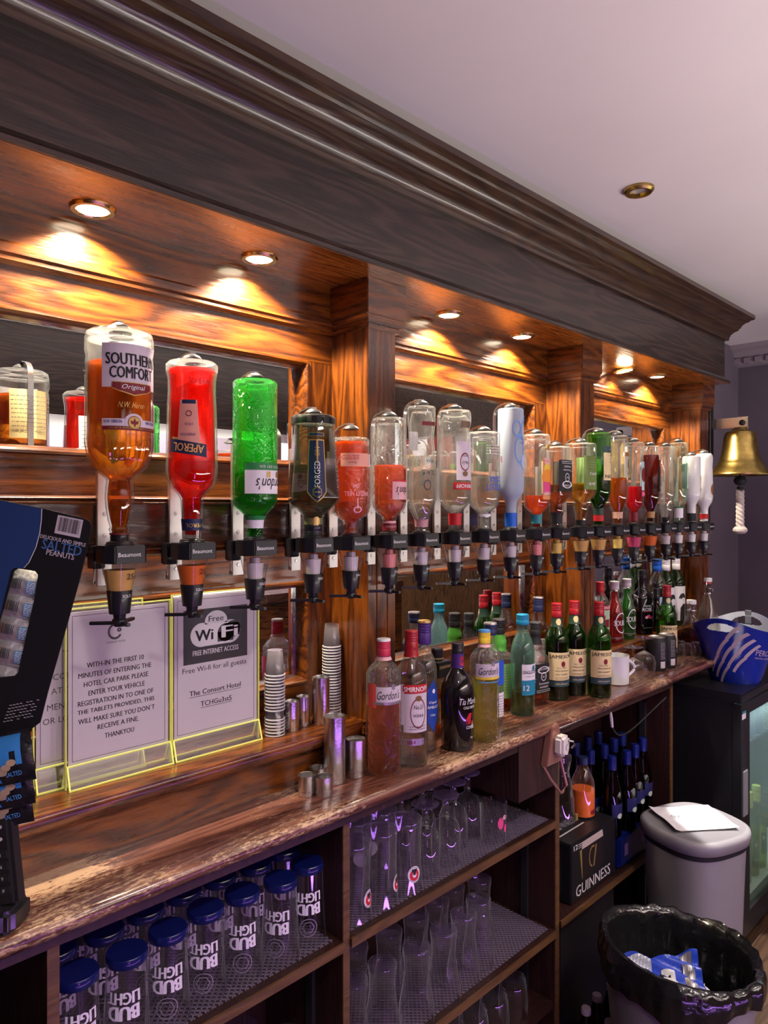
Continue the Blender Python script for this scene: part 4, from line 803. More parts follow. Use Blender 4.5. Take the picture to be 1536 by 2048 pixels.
# ledge, right-hand bay
so = [(.028, 0), (.0305, .003), (.0305, .012), (.029, .018), (.029, .085), (.027, .105), (.020, .13), (.0148, .15), (.0138, .175), (.0138, .195)]
def sour(label, x, y, mat, col):
    stand('liqueur_bottle', label, x, y, so, CLEAR, (mat, .004, .168), [('lab', 'front_lettering', -18, .05, .03, .11, None, [('t', 'SOURZ', 0, .068, .017, WHITEP, {'w': .048, 'bold': .02}), ('o', .004, .068, .024, .034, WHITEP, 0, .9)]), ('lab', 'foot_ring', 0, .18, .018, .020, SILV, []), ('cap', 'screw_cap', .176, .203, .0148, GREYP, WHITEP)], z=LT_)
sour('bright red sour liqueur bottle on the ledge', 2.215, 1.140, L_CRIM, RED); sour('bright green sour liqueur bottle on the ledge', 2.322, 1.150, L_GGREEN, GREENP)
stand('vodka_bottle', 'flavoured vodka bottle with cherries on its green label, on the ledge', 2.150, 1.158, [(r*.86, z*.74) for r, z in sm70], CLEAR, (L_GIN, .006, .06), [('lab', 'front_label', -20, .06, .015, .115, C('mint_fruit_label', (.42, .60, .42)), [('o', -.012, .092, .009, .009, RED), ('o', .008, .04, .012, .012, DRED), ('o', -.010, .036, .010, .010, RED), ('p', [(-.01, .06), (.014, .06), (.014, .085), (-.01, .085)], DRED)]), ('lab', 'red_banner', -20, .06, .116, .13, RED, [('t', 'SMIRNOFF', 0, .123, .009, WHITEP, {'w': .05, 'bold': .03})]), ('cap', 'screw_cap', .174, .205, .0142, RED), ('wrap', 'neck_seal', .162, .175, DRED)], z=LT_)
ro = [(.026, 0, .8), (.029, .003, .9), (.0315, .125, .9), (.030, .138, .7), (.018, .155, .2), (.0145, .165), (.0138, .2)]
stand('liqueur_bottle', 'tapered black liqueur bottle with a pink rose print, on the ledge', 2.452, 1.155, ro, BLKG, None, [('lab', 'front_label', 0, .044, .02, .13, None, [('t', 'TEQUILA', -.002, .100, .007, WHITEP, {'w': .030}), ('t', 'ROSE', -.002, .088, .012, WHITEP, {'w': .034, 'bold': .03}), ('r', -.016, .014, .079, .0805, RED), ('o', .003, .063, .008, .006, MAG), ('o', -.005, .060, .006, .005, PINKL), ('o', .010, .059, .006, .005, MAG), *lines(-.016, .014, .02, .026, 1, GREYP)]), ('cap', 'stopper', .196, .226, .0155, BLACK)], shape=shape_sq, n=40, rz=-28, z=LT_)
stand('liqueur_bottle', 'small dark round liqueur bottle between the rose-print and green bottles', 2.532, 1.140, [(.024, 0), (.026, .003), (.026, .06), (.023, .08), (.012, .095), (.011, .12)], thin('brown_glass', (.5, .28, .15), (.1, .04, .02)), (L_DARK, .004, .055), [('lab', 'front_label', 0, .04, .012, .055, CREAM, [('r', -.02, .02, .04, .055, RED)]), ('cap', 'stopper', .115, .155, .0125, BLACK)], z=LT_)
stand('vodka_bottle', 'clear bottle with a bright blue cap at the back of the ledge', 2.585, 1.160, [(r*.95, z*.96) for r, z in je], CLEAR, (L_GIN, .006, .10), [('lab', 'front_label', -10, .05, .05, .12, C('sky_label', (.50, .66, .80)), [('o', 0, .085, .012, .02, SKY)]), ('cap', 'screw_cap', .212, .257, .0155, C('bright_blue_wrap', (0, 0, 0)))], z=LT_)
def masked(label, x, y, deg):
    stand('wine_bottle', label, x, y, [(r*.95, z*.97) for r, z in je], thin('light_green_glass', (.50, .74, .38), (.10, .3, .1)) if 'light_green_glass' not in MATS else MATS['light_green_glass'], None, [('lab', 'front_label', deg, .062, .02, .15, WHITEP, [('o', 0, .112, .013, .012, INK), ('p', [(-.018, .105), (.018, .105), (.012, .116), (-.012, .116)], INK), ('o', .002, .092, .010, .016, WHITEP), ('p', [(-.012, .02), (.012, .02), (.014, .07), (.004, .085), (-.010, .07)], INK), ('o', .006, .078, .008, .006, INK)]), ('cap', 'screw_cap', .212, .262, .0152, WHITEP)], z=LT_)
masked('green wine bottle with white label, left of the pair by the end pillar', 2.650, 1.155, -20); masked('green wine bottle with white label, right of the pair by the end pillar', 2.718, 1.146, -20)
# ------------------------------------------------------------------ steel measures, plastic cups
def jig(label, x, y, h, r, z=CT, lip=0, inner=0, group='steel spirit measures'):
    t = thing('spirit_measure', label, 'measure', (x, y, z), group=group)
    p = [(0, 0), (r*.97, 0), (r, .001), (r, h*.97), (r*1.015, h), (r*.93, h)]
    if inner: p += [(r*.92, h*.9), (r*.75, h*.88), (r*.73, h*.93), (r*.66, h*.93), (r*.64, h*.6), (0, h*.6)]
    else: p += [(r*.91, h*.99), (r*.91, h*(1-min(.5, .02/h))), (0, h*(1-min(.5, .02/h)))]
    MB().lathe(p, STEEL, 30).build('body', t)
    if lip: MB().lathe([(r*1.001, h*lip), (r*1.012, h*lip+.001), (r*1.001, h*lip+.002)], STEEL, 30).build('groove', t)
jig('small steel measure on the worktop, left of the front pair', .845, 1.060, .038, .0165, lip=.2); jig('small steel measure on the worktop behind the front pair', .893, 1.086, .033, .0165); jig('small steel measure on the worktop, right of the front pair', .868, 1.036, .036, .0165, lip=.2)
jig('tallest steel measure standing on the worktop', .925, 1.072, .131, .0218, lip=.06); jig('wide steel measure on the worktop beside the pink gin', .976, 1.066, .075, .0205, inner=1, lip=.15)
jig('low steel measure on the ledge, beside the shorter cup stack', .878, 1.150, .059, .0150, LT_, .85); jig('second low steel measure on the ledge', .915, 1.160, .060, .0140, LT_, .85); jig('tall steel measure on the ledge, beside the taller cup stack', .951, 1.146, .096, .0185, LT_, .85)
CUP = thin('clear_cup_plastic', (.95, .94, .96), (.86, .84, .88), 1.6, haze=.38)
def cups(x, y, n, n2, label):
    h = .05; pitch = .0062
    for k in range(n):
        z = LT_+k*pitch+(.012 if n2 and k >= n2 else 0)
        t = thing('plastic_cup', label % (k+1), 'cup', (x+random.uniform(-.0006, .0006), y, z), group='clear plastic cups in two stacks')
        if k == 0:
            MB().lathe([(.0195, 0), (.0200, .0015), (.0190, .003), (.0150, h), (0, h)], CUP, 20).build('cup_wall', t); cups.me = COL.objects[-1].data
            MB().lathe([(.0190, 0), (.0207, .0006), (.0207, .0026), (.0190, .003)], CUPR, 20).build('rim', t); cups.rm = COL.objects[-1].data
        else:
            for nm, me in (('cup_wall', cups.me), ('rim', cups.rm)):
                o = bpy.data.objects.new(nm, me); COL.objects.link(o); o.parent = t
CUPR = pm('cup_rim_plastic', (.85, .83, .88), .25, trans=.25, ior=1.2)
cups(.838, 1.152, 18, 6, 'upturned clear plastic cup, number %d from the bottom of the shorter stack'); cups(1.0015, 1.170, 25, 0, 'upturned clear plastic cup, number %d from the bottom of the taller stack')
# ------------------------------------------------------------------ acrylic sign holders
def holder(label, x0, x1, yb, zt, draw, base=True):
    t = thing('sign_holder', label, 'sign', (x0, yb, LT_), group='acrylic sign holders'); w_ = x1-x0; h = zt-LT_
    a = MB().box(0, w_, -.0022, -.0008, .0, h, ACRY).box(0, w_, .0012, .0026, 0, h, ACRY); a.build('clear_panels', t, smooth=False)
    e = MB()
    for xx in (0, w_): e.box(xx-.0009, xx+.0009, -.0024, .0028, 0, h, EDGE)
    e.box(0, w_, -.0024, -.0008, h-.0018, h, EDGE).box(0, w_, .0012, .0028, h-.0018, h, EDGE)
    e.build('panel_edges', t, smooth=False)
    b = MB()
    for xx in (0, w_-.0025): b.prism([(-.0155, 0), (-.0135, 0), (-.002, .036), (-.004, .038)], xx, xx+.0025, EDGE).prism([(.016, 0), (.018, 0), (.006, .038), (.004, .036)], xx, xx+.0025, EDGE)
    b.box(0, w_, -.0155, -.0135, 0, .0026, EDGE).box(0, w_, -.0045, -.0025, .035, .0375, EDGE).box(0, w_, .016, .018, 0, .0026, EDGE)
    b.build('foot_edges', t, smooth=False)
    MB().prism([(-.0148, .001), (-.0135, .001), (-.0024, .0365), (-.0034, .0365)], .001, w_-.001, ACRY).build('foot_panel', t, smooth=False)
    p = MB().box(.004, w_-.004, -.0004, .0006, .036, h-.006, PAPER)
    mp = flat((-x0, -.0006, -LT_), (1, 0, 0), (0, 0, 1))      # world x, z on the sheet
    for (a0, a1, b0, b1) in ((x0+.010, x0+.0108, LT_+.042, zt-.012), (x1-.0108, x1-.010, LT_+.042, zt-.012), (x0+.010, x1-.010, LT_+.042, LT_+.0428), (x0+.010, x1-.010, zt-.0128, zt-.012)):
        p.patch(mp, a0, a1, b0, b1, GREYINK, 1, 1)
    draw(p, mp); p.build('printed_sheet', t, smooth=False)
def s1(p, mp):
    for s_, x, z, wd in (('WITH-IN THE FIRST 10', .5176, 1.2438, .0973), ('MINUTES OF ENTERING THE', .5176, 1.2283, .1245), ('HOTEL CAR PARK PLEASE', .5191, 1.2133, .1099), ('ENTER YOUR VEHICLE', .5197, 1.1982, .0963), ('REGISTRATION IN TO ONE OF', .5191, 1.1832, .1289), ('THE TABLETS PROVIDED, THIS', .5197, 1.1689, .1314), ('WILL MAKE SURE YOU DON`T', .5206, 1.1545, .1310), ('RECEIVE A FINE.', .5218, 1.1400, .0705), ('THANKYOU', .5236, 1.1233, .0503)):
        p.text(s_, mp, x, z, .0082, INK, wd=wd, bold=.03)
    p.oval(mp, .5158, 1.2935, .0125, .0135, GREYINK, 26, hole=.72, arc=(45, 330)); p.oval(mp, .523, 1.2955, .004, .0035, GREYINK, 12, hole=.3)
    p.text('CONSORT HOTEL', mp, .5176, 1.2762, .0030, GREYINK, wd=.033)
def s2(p, mp):
    BOX = C('sign_grey', (.055, .058, .065))
    p.patch(mp, .641, .7763, 1.2160, 1.3142, BOX, 1, 1, .0001)
    for x, z, ra, rb in ((.7079, 1.289, .024, .020), (.678, 1.267, .023, .022), (.738, 1.267, .023, .022)): p.oval(mp, x, z, ra, rb, WHITEP, 30, .0002)
    p.patch(mp, .676, .740, 1.2455, 1.285, WHITEP, 1, 1, .00022)
    p.oval(mp, .744, 1.271, .0165, .016, BOX, 24, .0003); p.oval(mp, .728, 1.266, .017, .017, BOX, 24, .0003); p.patch(mp, .711, .745, 1.250, 1.268, BOX, 1, 1, .0003); p.patch(mp, .726, .7605, 1.258, 1.283, BOX, 1, 1, .0003)
    p.text('Free', mp, .7079, 1.2945, .0105, INK, wd=.0317, bold=.01, eps=.0004); p.text('Wi', mp, .683, 1.2661, .020, INK, wd=.0363, bold=.05, eps=.0004); p.text('Fi', mp, .7372, 1.2678, .022, WHITEP, wd=.0327, bold=.05, eps=.0005)
    p.text('FREE INTERNET ACCESS', mp, .7079, 1.2350, .0092, WHITEP, wd=.0963, bold=.03, eps=.0004)
    p.text('Free Wi-fi for all guests', mp, .7067, 1.2040, .0125, INK, wd=.1350, bold=.0)
    p.text('The Consort Hotel', mp, .7075, 1.1632, .0092, INK, wd=.1082, bold=.025); p.patch(mp, .653, .762, 1.1555, 1.1563, INK, 1, 1)
    p.text('TCHGu3st5', mp, .7086, 1.1410, .0092, INK, wd=.0653, bold=.025); p.patch(mp, .676, .742, 1.1335, 1.1343, INK, 1, 1)
def s3(p, mp):
    p.text('Y', mp, .4446, 1.2635, .011, RED)
    for s_, x, z in (('CON', .440, 1.2278), ('AT O', .438, 1.2053), ('MENT', .434, 1.1802), ('OR LOSS', .436, 1.1587)): p.text(s_, mp, x, z, .0098, GREYINK, bold=0)
holder('acrylic sign holder about car park registration, on the ledge', .4355, .6155, 1.157, 1.338, s1)
holder('acrylic sign holder with free wifi notice on the ledge', .619, .802, 1.157, 1.345, s2)
holder('acrylic sign holder standing behind, mostly hidden by the other two', .395, .575, 1.181, 1.342, s3)
# ------------------------------------------------------------------ glasses under the worktop
BLUEB = pm('blue_glass_base', (.004, .008, .085), .2, coat=.4)
def pint():
    t = thing('pint_glass', '', 'glass', group='upturned blue-based pint glasses'); h = .142
    prof = [(.0354, 0), (.0354, .001), (.033, .045), (.030, .10), (.0292, .128)]
    MB().lathe(prof, TUMB, 26).build('glass_wall', t)
    MB().lathe([(.0295, .128), (.0305, .131), (.0305, .139), (.029, .142), (0, .142)], BLUEB, 26).build('blue_base', t)
    mp = lambda a, b, e=0: ((interp(prof, b)[0]+.0006+e)*math.sin(a/.033), -(interp(prof, b)[0]+.0006+e)*math.cos(a/.033), b)
    LILP = C('lilac_white_print', (.75, .68, .82))
    m = MB().text('LIGHT', mp, 0, .089, .017, LILP, wd=.050, rot=180, bold=.085).text('BUD', mp, 0, .068, .020, LILP, wd=.046, rot=180, bold=.10)
    m.oval(mp, 0, .036, .016, .016, C('etched_print', (.22, .19, .25)), 24, hole=.93).oval(mp, 0, .036, .011, .011, C('etched_print', (0, 0, 0)), 6, hole=.9)
    m.build('printed_lettering', t, smooth=False); return t
def spread(make, spots, z, lab, rzf):
    base = make()
    for i, (x, y) in enumerate(spots):
        rz = R(rzf(i))
        if i == 0: base.location = (x, y, z); base.rotation_euler.z = rz; base['label'] = lab(i)
        else: copy_thing(base, (x, y, z), lab(i), rz)
frontrow = [(0.403, 1.030), (0.475, 1.025), (0.547, 1.035), (0.619, 1.045), (0.691, 1.045), (0.763, 1.032), (0.834, 1.045)]
midrow = [(0.403, 1.108), (0.475, 1.104), (0.547, 1.112), (0.619, 1.118), (0.691, 1.118), (0.763, 1.110), (0.834, 1.118)]
backrow = [(0.403, 1.186), (0.475, 1.182), (0.547, 1.188), (0.619, 1.192), (0.691, 1.192), (0.763, 1.186), (0.834, 1.192)]
spread(pint, frontrow+midrow+backrow, SH1-.0015, lambda i: 'blue-based upturned pint glass, %s from the left in the %s row' % (ORD[i % 7], ('front', 'middle', 'back')[i//7]), lambda i: [10, -12, -8, -14, -10, -30, -12][i % 7]+(6 if i > 6 else 0)-22)
def stickered():
    t = thing('beer_glass', '', 'glass', group='upturned glasses with round red sticker'); h = .152
    prof = [(.0385, 0), (.0375, .01), (.034, .06), (.0345, .11), (.035, .138)]
    MB().lathe(prof, TUMB, 28).build('glass_wall', t)
    MB().lathe([(.035, .138), (.0365, .144), (.036, .150), (.032, .152), (0, .149)], TUMB, 28).lathe([(.0335, .134), (.0335, .138), (0, .136)], TUMB, 28).build('heavy_base', t)
    mp = lambda a, b, e=0: ((interp(prof, b)[0]+.0006+e)*math.sin(a/.036), -(interp(prof, b)[0]+.0006+e)*math.cos(a/.036), b)
    LP = C('lilac_white_print', (0, 0, 0)); m = MB().oval(mp, 0, .045, .0155, .0165, LP, 28)
    m.oval(mp, 0, .044, .0115, .0115, RED, 26, .0003, .45, (115, 425)).poly(mp, [(-.0065, .056), (-.0065, .052), (-.003, .049), (-.003, .044), (.003, .044), (.003, .049), (.0065, .052), (.0065, .056)][::-1], INK, .0004)
    for k in range(9):
        for ang, rr in ((40+k*12.5, .0138), (220+k*12.5, .0138)):
            a = R(ang); m.oval(mp, rr*math.cos(a), .045+rr*1.03*math.sin(a), .0009, .0011, INK, 5, .0004)
    m.build('round_sticker', t, smooth=False); return t
cam_ = [(.938, 1.032), (1.012, 1.032), (1.086, 1.032), (.936, 1.104), (1.010, 1.104), (1.084, 1.104), (.934, 1.176), (1.008, 1.176), (1.082, 1.176)]
spread(stickered, cam_, SH1-.0015, lambda i: 'upturned glass with red sticker, %s from the divider in the %s row' % (ORD[i % 3], ('front', 'middle', 'back')[i//3]), lambda i: (20, 30, -12, 60, 120, 170, 80, 140, 100)[i])
def stemmed():
    t = thing('stemmed_beer_glass', '', 'glass', group='upturned short-stemmed glasses'); h = .15
    MB().lathe([(.031, 0), (.034, .03), (.034, .07), (.028, .088), (.012, .098)], TUMB, 26).build('bowl', t)
    MB().lathe([(.012, .098), (.007, .104), (.0095, .112), (.006, .120), (.0075, .140)], TUMB, 16).build('stem', t)
    MB().lathe([(.0075, .140), (.02, .146), (.030, .149), (.0305, .151), (0, .149)], TUMB, 26).build('foot', t)
    return t
st = [(1.168, 1.048), (1.238, 1.048), (1.168, 1.122), (1.238, 1.122), (1.310, 1.085), (1.310, 1.158), (1.168, 1.194), (1.238, 1.194), (1.382, 1.10), (1.382, 1.17)]
spread(stemmed, st, SH1-.0015, lambda i: 'upturned short-stemmed glass, %s out from the stickered glasses' % ORD[i], lambda i: 0)
t = thing('tumbler', 'tumbler with a pink motif beside the short-stemmed glasses', 'glass', (1.40, 1.035, SH1-.0015))
MB().lathe([(.030, 0), (.033, .09), (.0335, .092)], TUMB, 24).build('glass_wall', t)
m = MB(); mp = lambda a, b, e=0: ((.0318+e)*math.sin(a/.031), -(.0318+e)*math.cos(a/.031), b)
m.oval(mp, -.01, .05, .008, .014, MAG).oval(mp, .006, .035, .006, .010, MAG).oval(mp, .002, .062, .006, .006, PINKL); m.build('pink_motif', t, smooth=False)
def curvy():
    t = thing('tulip_glass', '', 'glass', group='upturned waisted beer glasses')
    MB().lathe([(.037, 0), (.0385, .012), (.0375, .035), (.030, .075), (.0265, .105), (.028, .130), (.0295, .142)], TUMB, 28).build('glass_wall', t)
    MB().lathe([(.0295, .142), (.0305, .148), (.0295, .154), (.026, .156), (0, .152)], TUMB, 28).lathe([(.0275, .136), (.0275, .14), (0, .139)], TUMB, 24).build('heavy_base', t)
    return t
cv_ = [(.945, 1.04), (1.022, 1.035), (1.112, 1.022), (1.200, 1.022), (1.280, 1.030), (1.355, 1.045), (.945, 1.12), (1.022, 1.12), (1.112, 1.105), (1.200, 1.105), (1.280, 1.112), (1.355, 1.125), (1.43, 1.10)]
spread(curvy, cv_, .4135, lambda i: ('upturned waisted glass on the lower shelf, %s from the left, front row' % ORD[i]) if i < 6 else ('upturned waisted glass on the lower shelf, %s from the left, back row' % ORD[i-6]), lambda i: 0)
def tumbler():
    t = thing('whisky_tumbler', '', 'glass', group='tumblers stacked on the cabinet base')
    MB().lathe([(.036, 0), (.0375, .04), (.034, .08), (.031, .088)], TUMB, 24).build('glass_wall', t)
    MB().lathe([(.031, .088), (.032, .093), (.030, .097), (0, .094)], TUMB, 24).build('heavy_base', t); return t
tb = [(1.25, 1.04), (1.33, 1.04), (1.41, 1.04), (1.49, 1.04), (1.25, 1.12), (1.33, 1.12), (1.41, 1.12), (1.49, 1.12)]
MB().box(.89, 1.604, .995, 1.24, .205, .222, wcab).build('shelf', cab, smooth=False)
spread(tumbler, tb, .222, lambda i: 'upturned tumbler on the lowest shelf, %s from the left, %s row' % (ORD[i % 4], ('front', 'back')[i//4]), lambda i: 0)
for k, (x, y) in enumerate([(.70, 1.045), (.79, 1.05), (.60, 1.05), (.74, 1.13), (.65, 1.13)]):
    wineglass('upturned wine glass on the low shelf, %s counted from the divider' % ['second', 'first', 'fifth', 'third', 'fourth'][k], x, y, .165, .040, .366, group='upturned wine glasses on the low shelf')
# ------------------------------------------------------------------ right cabinet bay: stout pack, jug, blue-capped bottles
GB = pm('stout_pack_card', (.010, .009, .012), .4)
t = thing('beer_can_pack', 'black twelve-pack of stout cans with a pint glass picture', 'box', (1.70, 1.0, .43), (0, 0, 0))
MB().box(0, .25, 0, .16, 0, .162, GB).build('carton', t, bevel=.003)
mp = flat((0, -.0006, 0), (1, 0, 0), (0, 0, 1)); m = MB()
m.poly(mp, [(.055, .132), (.175, .132), (.17, .152), (.06, .152)], C('foam_print', (.50, .40, .40))).poly(mp, [(.06, .05), (.17, .05), (.175, .132), (.055, .132)], C('pint_print', (.016, .010, .012)))
m.poly(mp, [(.058, .05), (.062, .05), (.057, .132), (.045, .132)], GOLDP); m.oval(mp, .115, .095, .020, .030, GOLDP, 16, .0002, .82, (60, 260)).poly(mp, [(.118, .065), (.124, .065), (.138, .12), (.132, .124)], GOLDP, .0002)
m.text('GUINNESS', mp, .12, .026, .030, C('stout_lettering', (.60, .55, .60)), wd=.19, bold=.02, eps=.0002).text('12', mp, .024, .148, .014, WHITEP, wd=.02, bold=.02); [m.patch(mp, .038, .060, .150-.005*q, .1515-.005*q, WHITEP, 1, 1) for q in range(3)]
m.build('front_print', t, smooth=False)
mp = flat((-.0006, .155, 0), (0, -1, 0), (0, 0, 1)); m = MB().patch(mp, .055, .125, .02, .135, C('can_print', (.03, .022, .02)), 1, 1).oval(mp, .09, .137, .03, .006, GOLDP, 16).text('GUINNESS', mp, .09, .07, .014, GREYP, wd=.058, rot=90); m.build('end_print', t, smooth=False)
mp = flat((0, .02, .1626), (1, 0, 0), (0, 1, 0)); MB().text('GUINNESS', mp, .085, .06, .026, C('stout_lettering', (0, 0, 0)), wd=.15, bold=.0).patch(mp, .02, .15, .025, .030, GREYP, 1, 1).build('top_print', t, smooth=False)
t = thing('beer_can_pack', 'plain black carton under the stout pack', 'box', (1.66, 1.01, .065)); MB().box(0, .30, 0, .18, 0, .345, GB).build('carton', t, bevel=.003)
t = thing('juice_bottle', 'plastic bottle half full of orange drink on the stout pack', 'bottle', (1.895, 1.075, .5935))
jp = [(.030, 0), (.034, .004), (.034, .085), (.031, .105), (.018, .135), (.013, .145), (.013, .155)]
MB().lathe([(0, .002)]+jp, TUMB, 26).build('plastic_body', t); MB().lathe([(0, .004)]+[(r-.0015, z) for r, z in jp[1:2]]+[(.0325, .078), (0, .078)], pm('orange_juice', (.85, .16, .012), .3, coat=.3), 26).build('drink', t)
mp = lambda a, b, e=0: ((.0345+e)*math.sin(a/.034), -(.0345+e)*math.cos(a/.034), b); MB().oval(mp, 0, .018, .012, .007, DRED, 14).build('stamp', t, smooth=False); MB().lathe([(.0145, .150), (.0145, .170), (0, .171)], NAVY, 18).build('screw_cap', t)
t = thing('glass_jug', 'clear glass carafe beside the divider on the stout pack', 'jug', (1.80, 1.09, .5935))
MB().lathe([(0, .002), (.034, .002), (.038, .008), (.036, .07), (.028, .12), (.022, .15), (.028, .18)], TUMB, 26).build('body', t)
MB().lathe([(0, .18), (.029, .18), (.029, .195), (0, .195)], TUMB, 20).build('stopper', t); MB().box(.02, .03, -.036, -.03, .01, .028, GOLDP).build('gold_sticker', t, smooth=False)
BLUG = thin('dark_bottle_glass', (.10, .14, .16), (.01, .015, .03)); BCAP = pm('deep_blue_cap', (.003, .010, .12), .3)
def alco():
    t = thing('beer_bottle', '', 'bottle', group='blue-capped beer bottles')
    p = [(.026, 0), (.029, .004), (.029, .12), (.026, .145), (.015, .18), (.0125, .2), (.0125, .23)]
    MB().lathe([(0, .003)]+p, BLUG, 20).build('glass_body', t); MB().lathe([(0, .005)]+[(r-.002, z) for r, z in p[1:5]]+[(0, .181)], pm('dark_beer', (.008, .014, .012), .1), 18).build('liquid', t)
    MB().lathe([(.0130, .19), (.0133, .232), (.012, .236), (0, .236)], BCAP, 18).build('blue_foil', t)
    mp = lambda a, b, e=0: ((.0294+e)*math.sin(a/.029), -(.0294+e)*math.cos(a/.029), b)
    MB().patch(mp, -.026, .026, .06, .10, C('violet_label', (.014, .014, .10)), 8, 1).oval(mp, 0, .065, .010, .008, C('pale_label_mark', (.45, .50, .45)), 12, .0003).build('label', t, smooth=False); return t
al = [(1.985, 1.03), (2.06, 1.02), (2.135, 1.03), (2.21, 1.04), (1.985, 1.10), (2.06, 1.095), (2.135, 1.10), (2.21, 1.11), (2.02, 1.17), (2.095, 1.17), (2.17, 1.175)]
spread(alco, al, .520, lambda i: 'blue-capped dark beer bottle, %s from the divider in the %s row' % ((ORD[i % 4], ('front', 'middle')[i//4]) if i < 8 else (ORD[i-8], 'back')), lambda i: -10)
t = thing('drinks_crate', 'dark blue shrink-wrapped tray under the blue-capped bottles', 'crate', (1.97, .998, .43)); MB().box(0, .30, 0, .23, 0, .089, pm('blue_wrap', (.004, .012, .13), .25, coat=.4, bump=.3, bscale=40)).build('wrap', t, bevel=.006)
mp = flat((0, -.0007, 0), (1, 0, 0), (0, 0, 1)); m = MB()
for x in (.03, .14): MB().patch(mp, x, x+.022, .03, .065, C('violet_print', (.16, .09, .26)), 1, 1).build('printed_patch', t, smooth=False)
def small():
    t = thing('mixer_bottle', '', 'bottle', group='small mixer bottles on the cabinet base')
    MB().lathe([(0, .002), (.024, .002), (.026, .006), (.026, .08), (.022, .10), (.012, .135), (.011, .155)], thin('mixer_glass', (.30, .16, .20), (.05, .02, .04)) if 'mixer_glass' not in MATS else MATS['mixer_glass'], 18).build('glass_body', t)
    MB().lathe([(0, .004), (.0235, .006), (.0235, .07), (0, .07)], L_DARK, 16).build('liquid', t)
    MB().lathe([(.0125, .148), (.0125, .16), (.011, .163), (0, .163)], C('pale_cap', (.45, .35, .45)), 14).build('crown_cap', t)
    mp = lambda a, b, e=0: ((.0264+e)*math.sin(a/.026), -(.0264+e)*math.cos(a/.026), b); MB().patch(mp, -.02, .02, .03, .065, C('mauve_label', (.30, .16, .28)), 6, 1).build('label', t, smooth=False); return t
spread(small, [(1.655, .93), (1.72, .935), (1.785, .93), (1.655, .865), (1.72, .87), (1.785, .865)], .0515, lambda i: 'small mixer bottle on the floor tray, %s from the left, %s row' % (ORD[i % 3], ('back', 'front')[i//3]), lambda i: -20)
t = thing('floor_tray', 'low dark tray holding the small mixer bottles', 'tray', (1.62, .83, 0)); MB().box(0, .21, 0, .15, 0, .05, MATTB).build('tray', t, bevel=.004)
# ------------------------------------------------------------------ opener, cable
t = thing('bottle_opener', 'white and pink bottle opener screwed to the worktop edge', 'bottle opener', (1.567, .966, .905))
PKM = pm('coppery_pink', (.42, .20, .16), .3, .5)
MB().prism([(-.045, -.048), (-.018, .045), (.012, .050), (.030, -.030), (.030, -.048)], -.004, .016, PKM, 'y').build('back_plate', t, bevel=.002)
MB().prism([(-.018, -.022), (-.016, .022), (.004, .028), (.024, .020), (.022, -.012), (.010, -.030)], -.030, -.004, pm('ivory_enamel', (.80, .74, .70), .25, coat=.4), 'y').build('opener_head', t, bevel=.006)
m = MB().tube([(.012, -.031, .012), (.018, -.040, .010), (.024, -.042, .002), (.020, -.034, -.008)], .003, STEEL, 8).lathe([(.008, 0), (.009, -.003), (0, -.004)], INK, 14, T=Matrix.Translation((.008, -.031, -.004)) @ Matrix.Rotation(R(90), 4, 'X')); m.build('prising_lip', t)
MB().tube([(-.045, .006, -.048), (-.020, .002, -.085), (.022, -.002, -.130), (.030, -.002, -.130), (.050, -.002, -.118), (.030, .004, -.048)], .0038, PKM, 8).build('wire_frame', t)
m = MB(); pts = []
for q in range(15): f = q/14; pts.append((1.90+f*.37, .99+.03*math.sin(PI*f), .885-.075*math.sin(PI*f**.8)))
m.tube(pts, .0025, MATTB, 6); o = m.build('cable'); tag(o, 'thin dark cable drooping below the worktop', 'cable')
t = thing('cable_plug', 'small pale connector hanging under the worktop', 'plug', (1.90, .985, .885)); MB().tube([(0, 0, -.015), (-.006, 0, .012), (-.010, 0, .030)], [.004, .005, .0035], GREYP, 8).build('plug_body', t)
# ------------------------------------------------------------------ phone, peanut card
def cam_plane(u, v, t_, yaw=0, roll=0):
    """a local frame: origin where the thing stands, x to the right along the bar's diagonal, z up, leaning by roll"""
    th = R(45.22); o = Vector((math.cos(th), math.sin(th), 0))*t_+Vector((math.sin(th), -math.cos(th), 0))*((u-768)/1420*t_)
    return Matrix.Translation((o.x, o.y, 1.5+(1015-v)/1420*t_)) @ Matrix.Rotation(R(-44.78+yaw), 4, 'Z') @ Matrix.Rotation(R(roll), 4, 'Y')
NUTB = pm('card_black', (.010, .010, .012), .45, coat=.1); NUTBL = pm('card_blue', (.022, .060, .19), .42, coat=.15); FOIL = pm('foil', (.80, .80, .80), .25, .5, bump=.8, bscale=28)
CARDZ = .9555
t = thing('snack_card', 'tall black and blue cardboard peanut display leaning at the left', 'snack display', (.3342, 1.0209, CARDZ), (0, 0, R(-44.78)))
q = 1/1420*.96
def cp(u, v): return ((u-55)*q, (1015-v)*q+1.5-CARDZ)
card = [cp(*p) for p in [(-90, 978), (0, 1000), (90, 1018), (168, 1037), (178, 1042), (182, 1052), (178, 1080), (160, 1155), (125, 1280), (95, 1385), (80, 1445), (40, 1475), (-18, 1500), (-20, 1819), (-48, 1819), (-48, 1500), (-90, 1480)]]
win = [cp(*p) for p in [(28, 1142), (36, 1137), (70, 1142), (76, 1150), (68, 1200), (48, 1290), (36, 1345), (28, 1352), (-30, 1358), (-30, 1345)]]
